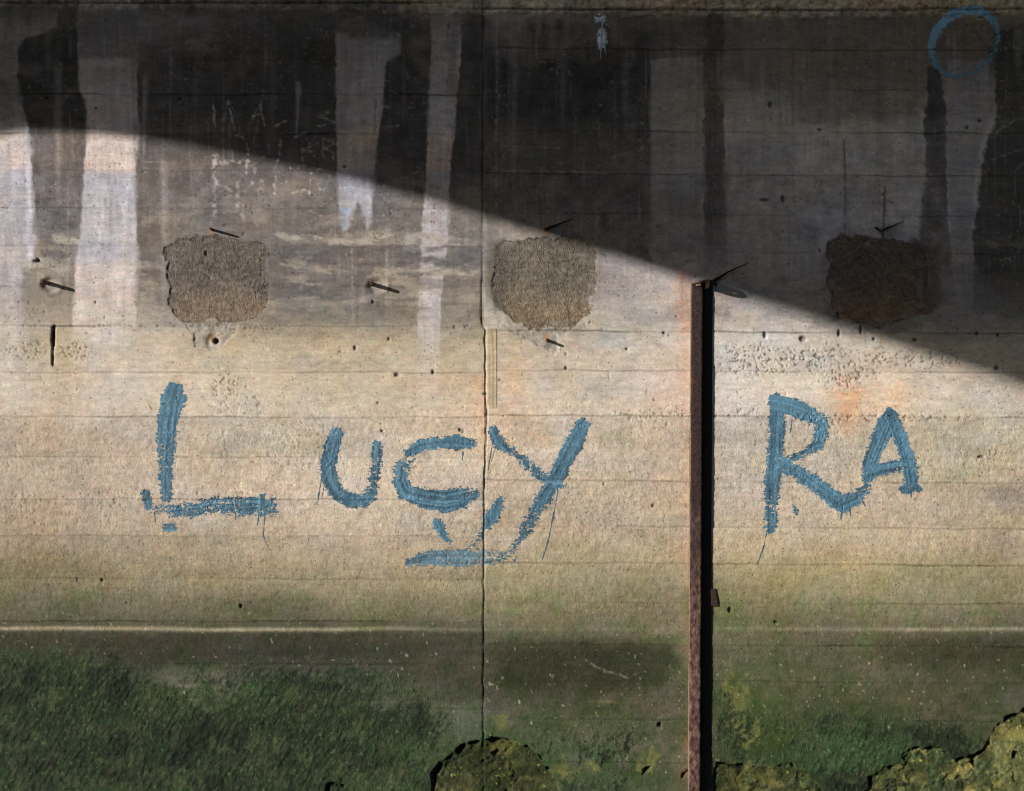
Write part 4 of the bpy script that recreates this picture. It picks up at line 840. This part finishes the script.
wire([(712,282,.006),(728,272,.02),(748,263,.012)], 'long dark wire drawn as the upward shadow of the head of the iron post', .0046)

# ------------------------------------------------------------------ out of the picture: the shore, and the bridge that shades the wall
M_gr, t_, b_ = mat_new('muddy_foreshore')
n_ = N(t_, 'ShaderNodeTexNoise', i_Scale=3.0, i_Detail=10.0, i_Roughness=.7); r_ = N(t_, 'ShaderNodeValToRGB'); tc_ = N(t_, 'ShaderNodeTexCoord')
r_.color_ramp.elements[0].color = (.035, .035, .03, 1); r_.color_ramp.elements[1].color = (.10, .095, .08, 1)
t_.links.new(tc_.outputs['Object'], n_.inputs[0]); t_.links.new(n_.outputs[0], r_.inputs[0]); t_.links.new(r_.outputs[0], b_.inputs['Base Color']); b_.inputs['Roughness'].default_value = .9
gx, gy = np.meshgrid(np.linspace(-1, 1, 161), np.linspace(-1, 1, 161))
gx = np.sign(gx) * np.abs(gx) ** 3 * 600; gy = np.sign(gy) * np.abs(gy) ** 3 * 600
gz = -.52 + (fbm(gx * 40, gy * 40, 60, 60, 4, 401) - .5) * .10
V = np.stack([gx, gy, gz], -1).reshape(-1, 3); i_ = np.arange(161 * 161).reshape(161, 161)
g = np_mesh('ground', V, np.stack([i_[:-1, :-1], i_[:-1, 1:], i_[1:, 1:], i_[1:, :-1]], -1).reshape(-1, 4), M_gr); g['kind'] = 'structure'

EDGE = [(-1350,118),(-700,118),(-300,120),(0,124),(60,126),(130,131),(190,139),(250,151),(350,172),(420,190),(480,207),(560,232),(640,256),(700,275),(800,305),(900,338),(1024,377),(1200,436),(1400,500)]
def caster(px, py):
    x = wx(px); D = 3.5 + 2.5 * (x + 2.56) / 5.12
    return Vector((x - 1.30 * D, -D, wz(py - 6 - 3 * min(1, max(0, (500 - px) / 400))) + .364 * D))
bridge = empty('footbridge', (caster(200, 140).x, caster(200, 140).y, -.5), 'concrete footbridge whose curved underside throws the slanting shadow', 'bridge')
low_ = []
for a in range(len(EDGE) - 1):
    n = 8
    for k in range(n): low_.append(caster(EDGE[a][0] + (EDGE[a + 1][0] - EDGE[a][0]) * k / n, EDGE[a][1] + (EDGE[a + 1][1] - EDGE[a][1]) * k / n))
low_.append(caster(*EDGE[-1]))
z = np.array([p.z for p in low_]); zz = np.convolve(np.pad(z, 4, mode='edge'), np.ones(9) / 9, 'valid')
for p, v in zip(low_, zz): p.z = v
dr_ = (low_[-1] - low_[0]); nrm = Vector((-1.3, -1.0, 0)).normalized() * .35
ztop = max(p.z for p in low_) + 2.2
V = []
for p in low_:
    for off_, zv in ((Vector((0, 0, 0)), None), (nrm, None), (nrm, ztop), (Vector((0, 0, 0)), ztop)):
        qv = p + off_; V.append((qv.x, qv.y, p.z + (.0 if not off_.length else .0) if zv is None else zv))
F = []
for a in range(len(low_) - 1):
    for k in range(4): F.append((a * 4 + k, a * 4 + (k + 1) % 4, a * 4 + 4 + (k + 1) % 4, a * 4 + 4 + k))
F += [(0, 1, 2, 3), tuple((len(low_) - 1) * 4 + k for k in (3, 2, 1, 0))]
np_mesh('arched_beam', np.array(V, np.float32), np.array(F), M_plain, bridge, smooth=False)
a0, a1 = low_[0], low_[-1]
dd = (a1 - a0); dd.z = 0; dd.normalize(); pn = nrm.normalized()
def obox(name, p, q_, w0, w1, z0, z1):
    V = []
    for e in (p, q_):
        for wv in (w0, w1):
            for zv in (z0, z1): V.append((e.x + pn.x * wv, e.y + pn.y * wv, zv))
    F = [(0,1,3,2),(4,6,7,5),(0,4,5,1),(2,3,7,6),(0,2,6,4),(1,5,7,3)]
    np_mesh(name, np.array(V, np.float32), np.array(F), M_plain, bridge, smooth=False)
obox('deck', a0 - dd * .2, a1 + dd * .5, .352, 6.0, ztop - .30, ztop - .003)  # deck made extra wide to cut overhead sky and darken the shade
obox('pier', a1 + dd * .02, a1 + dd * .9, .0, 2.2, -.9, ztop - .302)

# added to block low sky and deepen the shade: unseen shed behind the camera
M_blocker, t_, b_ = mat_new('blocker_dark')
n_ = N(t_, 'ShaderNodeTexNoise', i_Scale=2.0, i_Detail=8.0); r_ = N(t_, 'ShaderNodeValToRGB'); tc_ = N(t_, 'ShaderNodeTexCoord')
r_.color_ramp.elements[0].color = (.03, .032, .035, 1); r_.color_ramp.elements[1].color = (.07, .07, .075, 1)
t_.links.new(tc_.outputs['Object'], n_.inputs[0]); t_.links.new(n_.outputs[0], r_.inputs[0]); t_.links.new(r_.outputs[0], b_.inputs['Base Color']); b_.inputs['Roughness'].default_value = .9
blocker = empty('sky_blocker', (0, -36, -.5), 'added unseen dark shed behind the camera that blocks low sky', 'blocker')
box('blocker_body', -45, 45, -50, -34, -.8, 8.5, M_blocker, blocker)
Vr = np.array([(-45.4, -33.6, 8.4), (45.4, -33.6, 8.4), (45.4, -42, 11.4), (-45.4, -42, 11.4), (-45.4, -50.4, 8.4), (45.4, -50.4, 8.4)], np.float32)
np_mesh('blocker_top', Vr, np.array([(0, 1, 2, 3), (3, 2, 5, 4)]), M_blocker, blocker, smooth=False)
